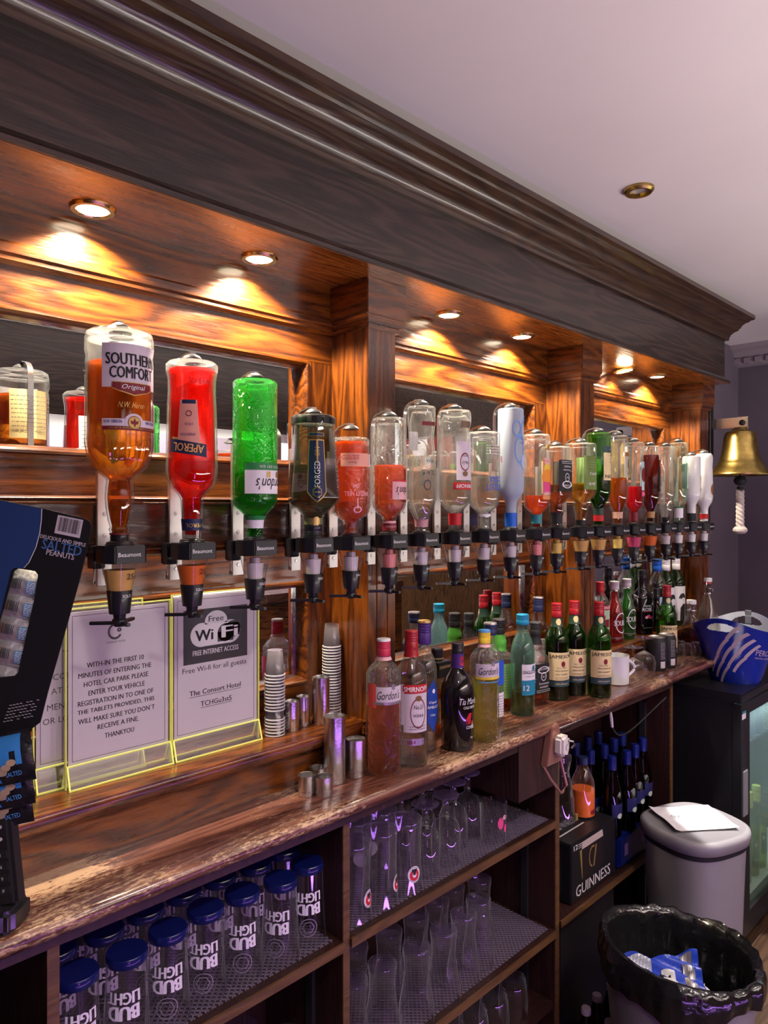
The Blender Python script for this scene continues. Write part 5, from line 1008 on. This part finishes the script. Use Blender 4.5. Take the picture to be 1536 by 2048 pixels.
def card_panel():
    bm = bmesh.new()
    outer = [bm.verts.new((x, 0, z)) for x, z in card]; inner = [bm.verts.new((x, 0, z)) for x, z in win]
    es = [bm.edges.new((l[i], l[(i+1) % len(l)])) for l in (outer, inner) for i in range(len(l))]
    bmesh.ops.triangle_fill(bm, edges=es, use_beauty=True, use_dissolve=False, normal=(0, -1, 0))
    g = bmesh.ops.extrude_face_region(bm, geom=bm.faces[:]); bmesh.ops.translate(bm, verts=[v for v in g['geom'] if isinstance(v, bmesh.types.BMVert)], vec=(0, .002, 0))
    bm.normal_update(); vs = [tuple(v.co) for v in bm.verts]; bm.verts.index_update(); fs = [tuple(v.index for v in f.verts) for f in bm.faces]; bm.free()
    return MB().add(vs, fs, NUTB)
pnl = card_panel(); mp = lambda a, b, e=0: (a, -.0006-e, b)
bl = [cp(*p) for p in [(-90, 979), (0, 1001), (84, 1018), (83, 1040), (80, 1065), (72, 1095), (58, 1125), (48, 1136), (28, 1136), (22, 1142), (-2, 1240), (-30, 1340), (-30, 1120), (-90, 1120)]]
pnl.poly(mp, bl[::-1], NUTBL); wl = [cp(*p) for p in [(84, 1018), (83, 1040), (80, 1065), (72, 1095), (58, 1125), (48, 1136)]]
for a, b in zip(wl, wl[1:]): pnl.poly(mp, [(a[0]-.0005, a[1]), (b[0]-.0005, b[1]), (b[0]+.0006, b[1]), (a[0]+.0006, a[1])], WHITEP, .0002)
# blue printed folding line, barcode and lettering follow the card's own tilt
tilt = -11.5
def on(u, v): return cp(u, v)
a, b = on(138, 1053); ca, sa = math.cos(R(tilt)), math.sin(R(tilt))
def rect(dx0, dx1, dz0, dz1, mat, e): pnl.poly(mp, [(a+x*ca-z*sa, b+x*sa+z*ca) for x, z in ((dx0, dz0), (dx1, dz0), (dx1, dz1), (dx0, dz1))], mat, e)
rect(-.0175, .0175, -.0125, .0125, LILAC, .0002); rb_ = random.Random(3); x = -.0145
while x < .0145: w_ = rb_.choice((.0004, .0007, .0011)); rect(x, x+w_, -.0085, .0105, INK, .0004); x += w_+rb_.choice((.0004, .0007, .0010))
for s_, u, v, h, mat, wd in (('DELICIOUS AND SIMPLE', 126.5, 1081, .0050, LILAC, .0625), ('SALTED', 124, 1095, .0135, C('card_blue_lettering', (.07, .17, .42)), .054), ('PEANUTS', 121, 1109, .0075, LILAC, .038)):
    p_ = on(u, v); pnl.text(s_, mp, p_[0], p_[1], h, mat, wd=wd, rot=tilt, bold=.03, eps=.0003)
for k in range(6):
    p_ = on(40+6-k*2.5, 1418+k*6.5-8); 
    for qx in range(9):
        if random.random() < .85: pnl.poly(mp, [(p_[0]-.018+qx*.0046, p_[1]-.0007+qx*.0009), (p_[0]-.0145+qx*.0046, p_[1]-.0007+qx*.0009), (p_[0]-.0145+qx*.0046, p_[1]+.0003+qx*.0009), (p_[0]-.018+qx*.0046, p_[1]+.0003+qx*.0009)], GREYP, .0003)
pnl.build('card_front', t, smooth=False)
NUTP = pm('packet_black', (.012, .012, .016), .25, coat=.4, bump=.5, bscale=40)
def packet(label, loc, rot, w_, h, front=False, sw=1):
    """a crimped foil bag of nuts"""
    t = thing('peanut_packet', label, 'snack packet', loc, rot, 'peanut packets')
    vs = []; fs = []; nx, nz = 14, 18
    for side in (-1, 1):
        for j in range(nz+1):
            for i in range(nx+1):
                fx, fz = i/nx, j/nz; d = (math.sin(PI*fx)**.6)*(math.sin(PI*min(1, max(0, (fz-.06)/.88)))**.6 if .06 < fz < .94 else 0)
                d = .004*d*3+(.0012*math.sin(fx*23+fz*9+side)*math.sin(fz*17+fx*5))*(1 if .06 < fz < .94 else 0)
                vs.append(((fx-.5)*w_, side*max(.0004, d), (fz-.5)*h))
    n = (nx+1)*(nz+1)
    for s_ in (0, 1):
        for j in range(nz):
            for i in range(nx):
                k = s_*n+j*(nx+1)+i; f = (k, k+1, k+nx+2, k+nx+1); fs.append(f if s_ == 0 else f[::-1])
    mats = MB().add(vs, fs, NUTP if front else FOIL)
    mats.build('foil_bag', t, angle=80)
    m = MB(); mp = lambda a, b, e=0: (a, -.0148-e, b)
    if front:
        m = MB(); mp = lambda a, b, e=0: (a, -(.0122*(math.sin(PI*(a/w_+.5))**.6)*(math.sin(PI*min(1, max(.02, (b/h+.5-.06)/.88)))**.6)+.0016+e), b)
        BLP = C('packet_blue', (.03, .20, .55)); nc = 26
        for ci_ in range(nc):
            for cj in range(nc):
                fx, fz = -.49+.98*(ci_+.5)/nc, -.44+.88*(cj+.5)/nc
                lim = .04 if fz < -.32 else .10 if fz < -.2 else .18 if fz < -.12 else .36
                if fx < lim and not (.22 < fx < .29 and fz < .14): m.patch(mp, w_*(-.49+.98*ci_/nc), w_*(-.49+.98*(ci_+1)/nc), h*(-.44+.88*cj/nc), h*(-.44+.88*(cj+1)/nc), BLP, 1, 1)
        for r0 in (0,): m.text('S', mp, -w_*.10, h*.02, .016, INK, bold=.03, eps=.0004); m.text('SALTED', mp, w_*.24, -h*.30, .006, SKY, wd=.020, eps=.0005, bold=.02)
        for a_, b_ in ((.16, -.16), (.24, -.08), (.10, -.24)): m.oval(mp, w_*a_, h*b_, .0062, .0045, C('nut', (.42, .30, .20)), 12, .0006)
    else:
        mp = lambda a, b, e=0: (a, -(.0122*(math.sin(PI*(a/w_+.5))**.6)*(math.sin(PI*min(1, max(.02, (b/h+.5-.06)/.88)))**.6)+.0020+e), b)
        m.patch(mp, w_*.05, w_*.42, -h*.30, h*.10, C('packet_sky', (.10, .34, .62)), 6, 6); x = -w_*.42
        rr = random.Random(5)
        while x < -w_*.05: m.patch(mp, x, x+.0009, -h*.2, h*.1, INK, 1, 4, .0003); x += rr.choice((.0018, .0026))
        for r_ in lines(w_*.07, w_*.40, -h*.28, h*.08, 7, PAPER, 8): m.patch(mp, r_[1], r_[2], r_[3], r_[4], PAPER, 1, 1, .0004)
    m.build('printing', t, smooth=False)
T0 = Matrix.Translation((.3342, 1.0209, CARDZ)) @ Matrix.Rotation(R(-44.78), 4, 'Z')
def place(u, v, dy): x, z = cp(u, v); return tuple(T0 @ Vector((x, dy, z)))
for k, (u, v) in enumerate([(44, 1170), (38, 1215), (28, 1262), (20, 1310), (8, 1365), (0, 1410)]):
    packet('silver-backed peanut packet seen through the card window, %s from the top' % ORD[k], place(u, v, .0185), (R(-6), R(12), R(-44.78)), .064, .046)
for k, (u, v, dy) in enumerate([(24, 1503, -.034), (14, 1556, -.022), (4, 1598, -.012)]):
    packet(['blue and black peanut packet hanging topmost below the card', 'blue and black peanut packet hanging second below the card', 'blue and black peanut packet hanging lowest below the card'][k], place(u, v, dy), (R(-8), R(-12), R(-44.78)), .092, .066, True)
PHB = pm('phone_black', (.016, .015, .018), .3, coat=.3)
t = thing('cordless_phone', 'black cordless phone standing in its charging cradle', 'phone', (.303, 1.028, CT), (0, 0, R(-50)))
MB().prism([(-.055, -.045), (.032, -.045), (.040, -.036), (.040, .004), (.032, .012), (-.055, .012)], 0, .030, PHB, 'z').build('cradle', t, bevel=.006)
hs = thing('x', None, None) if False else None
TT = Matrix.Translation((.010, -.014, .022)) @ Matrix.Rotation(R(-13), 4, 'Y') @ Matrix.Rotation(R(-10), 4, 'X')
MB().box(-.030, .030, -.012, .012, 0, .175, PHB, TT).build('handset', t, bevel=.005)
m = MB(); mp = lambda a, b, e=0: tuple(TT @ Vector((a, -.0124-e, b)))
for r_ in range(4):
    for c_ in range(3):
        x, z = (-1+c_)*.0175, .022+r_*.0145
        m.add([tuple(TT @ Vector((x+dx, -.0122-dy, z+dz_))) for dx in (-.0068, .0068) for dy in (0, .0016) for dz_ in (-.0048, .0048)], [(0, 1, 3, 2), (4, 6, 7, 5), (0, 4, 5, 1), (2, 3, 7, 6), (0, 2, 6, 4), (1, 5, 7, 3)], MATTB)
        m.text('123456789*0#'[(3-r_)*3+c_], mp, x-.002, z, .0042, GREYP, eps=.002)
for x, z in ((-.017, .085), (.017, .085), (-.018, .1), (.018, .1)): m.oval(mp, x, z, .0035, .0025, GREYP, 10, .001)
m.oval(mp, 0, .092, .010, .010, MATTB, 18, .001, .6); m.build('keypad', t, smooth=False)
m = MB().patch(mp, -.022, .022, .112, .160, pm('phone_screen', (.02, .022, .028), .08, coat=.5), 1, 1, .0004); m.build('screen', t, smooth=False)
# ------------------------------------------------------------------ bell
t = thing('bar_bell', 'large brass bell on a steel bracket at the end pillar', 'bell', (2.92, .982, 1.5))
MB().lathe([(.012, .312), (.022, .309), (.030, .300), (.034, .297), (.050, .292), (.056, .282), (.060, .262), (.064, .225), (.072, .190), (.078, .176), (.080, .174), (.083, .168), (.094, .150), (.112, .134), (.115, .128), (.1135, .124), (.100, .128), (.075, .16), (.05, .26), (0, .285)], BRASS, 48).build('bell_body', t, angle=25)
MB().box(-.006, .004, -.030, .120, .310, .350, STEEL).box(.004, .010, -.03, .012, .306, .352, STEEL).box(-.03, .004, .100, .122, .20, .42, MATTB).build('bracket', t, bevel=.002)
MB().lathe([(0, 0), (.010, 0), (.011, .004), (.006, .010), (0, .011)], MATTB, 16, T=Matrix.Translation((-.006, -.010, .328)) @ Matrix.Rotation(R(-90), 4, 'Y')).build('bolt', t)
MB().tube([(0, 0, .28), (0, 0, .115)], .004, MATTB, 8).lathe([(0, .124), (.016, .12), (.023, .108), (.023, .100), (.015, .088), (0, .086)], MATTB, 20).build('clapper', t)
MB().lathe([(.007, .082), (.011, .082), (.011, .068), (.007, .068)], MATTB, 14).build('clapper_ring', t)
ROPE = pm('cotton_rope', (.62, .54, .52), .9, bump=.5, bscale=200)
m = MB()
for k in range(3):
    m.tube([(.0075*math.cos(q*.55+k*2*PI/3), .0075*math.sin(q*.55+k*2*PI/3), .066-q*.0043) for q in range(34)], .0085, ROPE, 8)
m.lathe([(0, -.072), (.018, -.074), (.026, -.084), (.026, -.092), (.017, -.101), (0, -.102)], ROPE, 20).build('bell_rope', t)
# ------------------------------------------------------------------ bottle cooler
FX0, FX1, FY0, FZ = 2.49, 3.35, .835, .88
t = thing('bottle_cooler', 'black glass-fronted bottle cooler under the worktop end', 'fridge', (0, 0, 0))
FB = pm('cooler_black', (.010, .010, .012), .35, coat=.25); INN = pm('cooler_inside', (.62, .72, .70), .45)
b = MB().box(FX0, FX0+.03, FY0+.03, 1.255, .02, FZ-.03, FB).box(FX1-.03, FX1, FY0+.03, 1.255, .02, FZ-.03, FB).box(FX0, FX1, 1.225, 1.255, .02, FZ-.03, FB).box(FX0, FX1, FY0+.03, 1.255, .02, .12, FB)
b.build('body', t, smooth=False)
MB().box(FX0-.004, FX1+.004, FY0-.003, 1.256, FZ-.03, FZ, FB).build('top', t, bevel=.004)
li = MB().box(FX0+.03, FX0+.034, FY0+.03, 1.225, .12, FZ-.03, INN).box(FX0+.03, FX1-.03, 1.22, 1.224, .12, FZ-.03, INN).box(FX0+.03, FX1-.03, FY0+.04, 1.22, .12, .126, INN); li.build('lining', t, smooth=False)
d = MB().box(FX0+.004, FX0+.085, FY0, FY0+.028, .06, FZ-.034, FB).box(FX1-.08, FX1-.004, FY0, FY0+.028, .06, FZ-.034, FB).box(FX0+.085, FX1-.08, FY0, FY0+.028, FZ-.075, FZ-.034, FB).box(FX0+.085, FX1-.08, FY0, FY0+.028, .06, .135, FB)
dr = d.build('door', t, smooth=False)
MB().box(FX0+.084, FX1-.079, FY0+.010, FY0+.014, .134, FZ-.074, CLEAR).build('door_glass', dr, smooth=False)
MB().box(FX0+.02, FX0+.060, FY0-.0035, FY0+.001, .47, .62, pm('grey_pull', (.16, .16, .17), .3)).build('door_pull', dr, bevel=.001)
m = MB().box(FX0+.012, FX0+.045, FY0-.0012, FY0+.001, .795, .822, PAPER).box(FX0+.012, FX0+.045, FY0-.0014, FY0+.001, .814, .822, TEALP); m.build('sticker', dr, smooth=False)
rk = MB()
for k in range(34): rk.box(FX0+.05+k*.022, FX0+.053+k*.022, FY0+.05, 1.21, .655, .658, CHROME)
for y in (FY0+.05, 1.0, 1.2): rk.box(FX0+.035, FX1-.035, y, y+.004, .651, .656, CHROME)
rk.build('wire_shelf', t, smooth=False)
def wine(k):
    t = thing('wine_bottle', 'pale green chilled bottle in the cooler, %s from the left' % ORD[k], 'bottle', (2.60+.085*k, .93, .1265), group='chilled bottles in the cooler')
    MB().lathe([(0, .003), (.034, .003), (.037, .008), (.037, .19), (.028, .225), (.015, .25), (.0145, .30)], thin('olive_glass', (.60, .62, .30), (.2, .22, .08)) if 'olive_glass' not in MATS else MATS['olive_glass'], 22).build('glass_body', t)
    MB().lathe([(.0152, .245), (.0155, .30), (.0145, .305), (0, .305)], C('yellow_foil', (.50, .55, .10)), 18).build('foil', t)
    mp = lambda a, b, e=0: ((.0374+e)*math.sin(a/.037), -(.0374+e)*math.cos(a/.037), b); MB().patch(mp, -.03, .03, .06, .14, C('sage_label', (.14, .22, .16)), 8, 1).text('9', mp, -.02, .12, .016, WHITEP, eps=.0004).build('label', t, smooth=False)
for k in range(5): wine(k)
for k in range(4):
    t = thing('chilled_can', 'blue drink pack on the cooler wire shelf, %s from the left' % ORD[k], 'drink', (2.60+.09*k, .92, .659), group='drinks on the wire shelf')
    MB().lathe([(0, 0), (.034, 0), (.036, .004), (.036, .14), (.030, .155), (0, .155)], C('pale_blue_pack', (.16, .36, .55)), 20).build('body', t)
# ------------------------------------------------------------------ ice bucket
t = thing('ice_bucket', 'glossy blue ice bucket with white slanting stripes on the cooler', 'bucket', (2.700, .925, FZ), (0, 0, R(-92)))
BUB = pm('bucket_blue', (.010, .030, .36), .14, coat=.6); BUW = pm('bucket_white', (.72, .78, .88), .25, coat=.3); STR = C('bucket_stripe', (.62, .52, .56), .35)
HB = .205
def buck(a, f, off=0):
    """a: angle with the handles at +-y; f: 0 foot to 1 rim"""
    c2 = math.cos(2*a); hr = HB+.028*max(0, c2)**1.2-.018*max(0, -c2)
    z = f*hr; k = .074+.062*(max(0, f)**.85)-.006*math.sin(PI*f)
    rx, ry = k*1.10+off, k*.96+off
    return (rx*math.sin(a), -ry*math.cos(a), z)
na, nf = 264, 96
def hole(a, f):
    for s_ in (0, PI):
        d = (a-s_+PI) % (2*PI)-PI
        if (d/.40)**2+((f-.865)/.062)**2 < 1: return True
    return False
def shell(off, mat, name, rev):
    m = MB(); vs = [buck(2*PI*i/na, j/nf, off) for j in range(nf+1) for i in range(na)]; fs = []
    for j in range(nf):
        for i in range(na):
            if hole(2*PI*(i+.5)/na, (j+.5)/nf): continue
            f = (j*na+i, j*na+(i+1) % na, (j+1)*na+(i+1) % na, (j+1)*na+i); fs.append(f[::-1] if rev else f)
    fs.append(tuple(range(na))[::-1] if not rev else tuple(range(na)))
    m.add(vs, fs, mat); return m
o_ = shell(0, BUB, 'outer', False)
rimv = []
for i in range(na): rimv += [buck(2*PI*i/na, 1, 0), buck(2*PI*i/na, 1, -.004)]
o_.add([(v[0], v[1], v[2]+.0) for v in rimv], [(2*i, 2*((i+1) % na), 2*((i+1) % na)+1, 2*i+1) for i in range(na)], BUB)
o_.build('bucket_shell', t)
inn = shell(-.004, BUW, 'inner', True); inn.v = [(x, y, z+.004 if z < .001 else z) for x, y, z in inn.v]; inn.build('white_lining', t)
mp = lambda a, b, e=0: buck(a, b, .0006+e)
m = MB()
for k in range(4):
    for s_ in range(3):
        a0 = -.62+.34*s_+.17*k; f0 = .10+.28*s_-.02*k if True else 0
        f0 = .16+.27*s_-.075*k; a1 = a0+.36; f1 = f0+.27
        if f0 < 0: continue
        pts = [(a0+(a1-a0)*q/8, f0+(f1-f0)*q/8+.018*math.sin(PI*q/8)) for q in range(9)]
        for p, r_ in zip(pts, pts[1:]):
            if r_[1] > .97: continue
            m.add([mp(p[0], p[1]), mp(p[0]+.088, p[1]-.018), mp(r_[0]+.088, r_[1]-.018), mp(r_[0], r_[1])], [(0, 1, 2, 3)], STR)
m.text('PERONI', lambda a, b, e=0: mp(1.26+a/.12, .60+b/.22, e), 0, 0, .024, STR, wd=.085, bold=.01, eps=.0004); m.text('NASTRO AZZURRO', lambda a, b, e=0: mp(1.26+a/.12, .60+b/.22, e), 0, -.022, .007, STR, wd=.085, eps=.0004)
m.build('stripe_print', t, smooth=False)
MB().box(-.011, .011, .122, .133, HB-.028, HB+.034, CHROME).box(-.011, .011, .122, .126, HB-.028, HB+.03, CHROME).build('steel_clip', t, bevel=.001)
# ------------------------------------------------------------------ bins
BINW = pm('bin_grey_white', (.22, .205, .22), .4, coat=.1)
t = thing('glass_bin', 'tall grey-white lidded bin with a paper note on top', 'bin', (2.085, .826, 0), (0, 0, R(-18)))
def sup(r1, r2, z, n=44, e=2.8): return [(r1*abs(math.cos(2*PI*i/n))**(2/e)*(1 if math.cos(2*PI*i/n) >= 0 else -1), r2*abs(math.sin(2*PI*i/n))**(2/e)*(1 if math.sin(2*PI*i/n) >= 0 else -1), z) for i in range(n)]
def loft(rings, mat, cap0=True, cap1=True):
    n = len(rings[0]); vs = [v for r_ in rings for v in r_]; fs = [(k*n+i, k*n+(i+1) % n, (k+1)*n+(i+1) % n, (k+1)*n+i) for k in range(len(rings)-1) for i in range(n)]
    if cap0: fs.append(tuple(range(n))[::-1])
    if cap1: fs.append(tuple(range((len(rings)-1)*n, len(rings)*n)))
    return MB().add(vs, fs, mat)
loft([sup(.106, .100, 0), sup(.108, .102, .01), sup(.128, .119, .553)], BINW).build('bin_body', t, angle=50)
loft([sup(.132, .124, .553), sup(.137, .129, .556), sup(.139, .131, .578), sup(.137, .129, .588), sup(.128, .120, .593), sup(.124, .116, .591), sup(.06, .055, .596)], BINW).build('lid', t, angle=60)
loft([sup(.129, .120, .538), sup(.131, .122, .553)], MATTB).build('dark_gap', t)
o = MB(); vs = []; fs = []
for j in range(9):
    for i in range(13):
        x, y = (i/12-.5)*.19, (j/8-.5)*.155; vs.append((x, y, .0035+.003*math.sin(i*.9+j*.4)*math.sin(j*.7)+(.006 if i in (0,) else 0)+.010*max(0, i/12-.8)))
for j in range(8):
    for i in range(12): k = j*13+i; fs.append((k, k+1, k+14, k+13))
n_ = len(vs); vs += [(x, y, z-.0008) for x, y, z in vs]; fs += [tuple(q+n_ for q in f)[::-1] for f in fs]
o.add(vs, fs, PAPER); mp = lambda a, b, e=0: (a, b, .0085+e)
o.text('GLASS', mp, -.04, .005, .014, GREYINK, wd=.045, bold=.02).text('ONLY', mp, -.005, -.008, .010, GREYINK, wd=.028)
nt_ = o.build('paper_note', None); nt_.location = (2.088, .832, .5965); nt_.rotation_euler = (0, 0, R(-38)); tag(nt_, 'creased white paper note lying on the grey bin lid', 'note')
t = thing('waste_bin', 'pale bin lined with a black plastic bag', 'bin', (1.685, .705, 0))
loft([sup(.130, .130, 0, e=2.0), sup(.171, .171, .44, e=2.0)], BINW, True, False).build('bin_body', t)
BAG = pm('bag_plastic', (.008, .008, .009), .16, coat=.6, bump=.8, bscale=22)
rnd = random.Random(11); na_ = 120
prof = [(.128, .10), (.135, .18), (.145, .30), (.152, .40), (.158, .445), (.164, .462), (.174, .463), (.181, .452), (.184, .436), (.183, .418), (.180, .402)]
ph = [(rnd.randint(3, 9), rnd.uniform(0, 6), rnd.uniform(.2, 1)) for _ in range(7)]+[(rnd.randint(14, 34), rnd.uniform(0, 6), rnd.uniform(.2, .5)) for _ in range(8)]
rings = []
for j, (r_, z) in enumerate(prof):
    ring = []
    for i in range(na_):
        a = 2*PI*i/na_; w_ = sum(amp*math.sin(k*a+p+j*.35*(k % 3)) for k, p, amp in ph)/4
        s_ = .006 if j in (4, 5, 6) else .011
        drop = .018*max(0, math.sin(2*a+1.1))*(j > 7)+.008*math.sin(5*a+2)*(j > 8)
        ring.append(((r_+s_*w_)*math.cos(a), (r_+s_*w_)*math.sin(a), z+.006*w_*(j in (4, 5, 6, 7))-drop+.018*math.sin(a-.9)*(j in (4, 5, 6))))
    rings.append(ring)
loft([[(x*.5, y*.5, .095) for x, y, z in rings[0]]]+rings, BAG, True, False).build('black_bag', t, angle=70)
t = thing('crisp_packet', 'crumpled blue crisp packet in the black bag', 'wrapper', (1.660, .735, .385), (R(24), R(-10), R(-58)))
def crumple(w_, h, mat, seed, amp):
    rr = random.Random(seed); k = [(rr.uniform(2, 9), rr.uniform(2, 9), rr.uniform(0, 6)) for _ in range(6)]; vs = []; fs = []; nx, ny = 22, 16
    for j in range(ny+1):
        for i in range(nx+1):
            x, y = i/nx, j/ny; z = sum(abs(math.sin(a*x+b*y+c)) for a, b, c in k)/6-.5
            vs.append(((x-.5)*w_+z*.01, (y-.5)*h+z*.012, z*amp))
    for j in range(ny):
        for i in range(nx): q = j*(nx+1)+i; fs.append((q, q+1, q+nx+2, q+nx+1))
    n = len(vs); vs += [(x, y, z-.003) for x, y, z in vs]; fs += [tuple(q+n for q in f)[::-1] for f in fs]
    return MB().add(vs, fs, mat), k
m, k = crumple(.18, .095, pm('crisp_blue', (.02, .06, .50), .25, coat=.5), 4, .045); m.build('foil_bag', t, angle=80)
m = MB()
for s_, (x0, x1, y0, y1, mt) in enumerate([(-.075, -.02, .005, .04, C('crisp_silver', (.55, .57, .68), .25)), (.0, .03, -.035, .005, WHITEP), (.05, .075, -.04, .04, SILV), (-.005, .02, -.02, -.005, MATTB)]):
    def mp(a, b, e=0):
        x, y = a/.16+.5, b/.085+.5; z = sum(abs(math.sin(p*x+q_*y+c)) for p, q_, c in k)/6-.5
        return (a+z*.01, b+z*.012, z*.045+.0015+e)
    m.patch(mp, x0, x1, y0, y1, mt, 8, 6, .0003*s_)
m.build('printing', t, smooth=False)
t = thing('tissue', 'scrap of white tissue in the black bag', 'wrapper', (1.755, .665, .33), (R(20), R(30), 0)); m, _ = crumple(.05, .04, PAPER, 9, .03); m.build('tissue_sheet', t, angle=80)
t = thing('wrapper_filling', 'dark crumpled rubbish filling the black bag', 'rubbish', (1.685, .705, .30)); m, _ = crumple(.20, .20, MATTB, 15, .06); m.build('heap', t, angle=80)
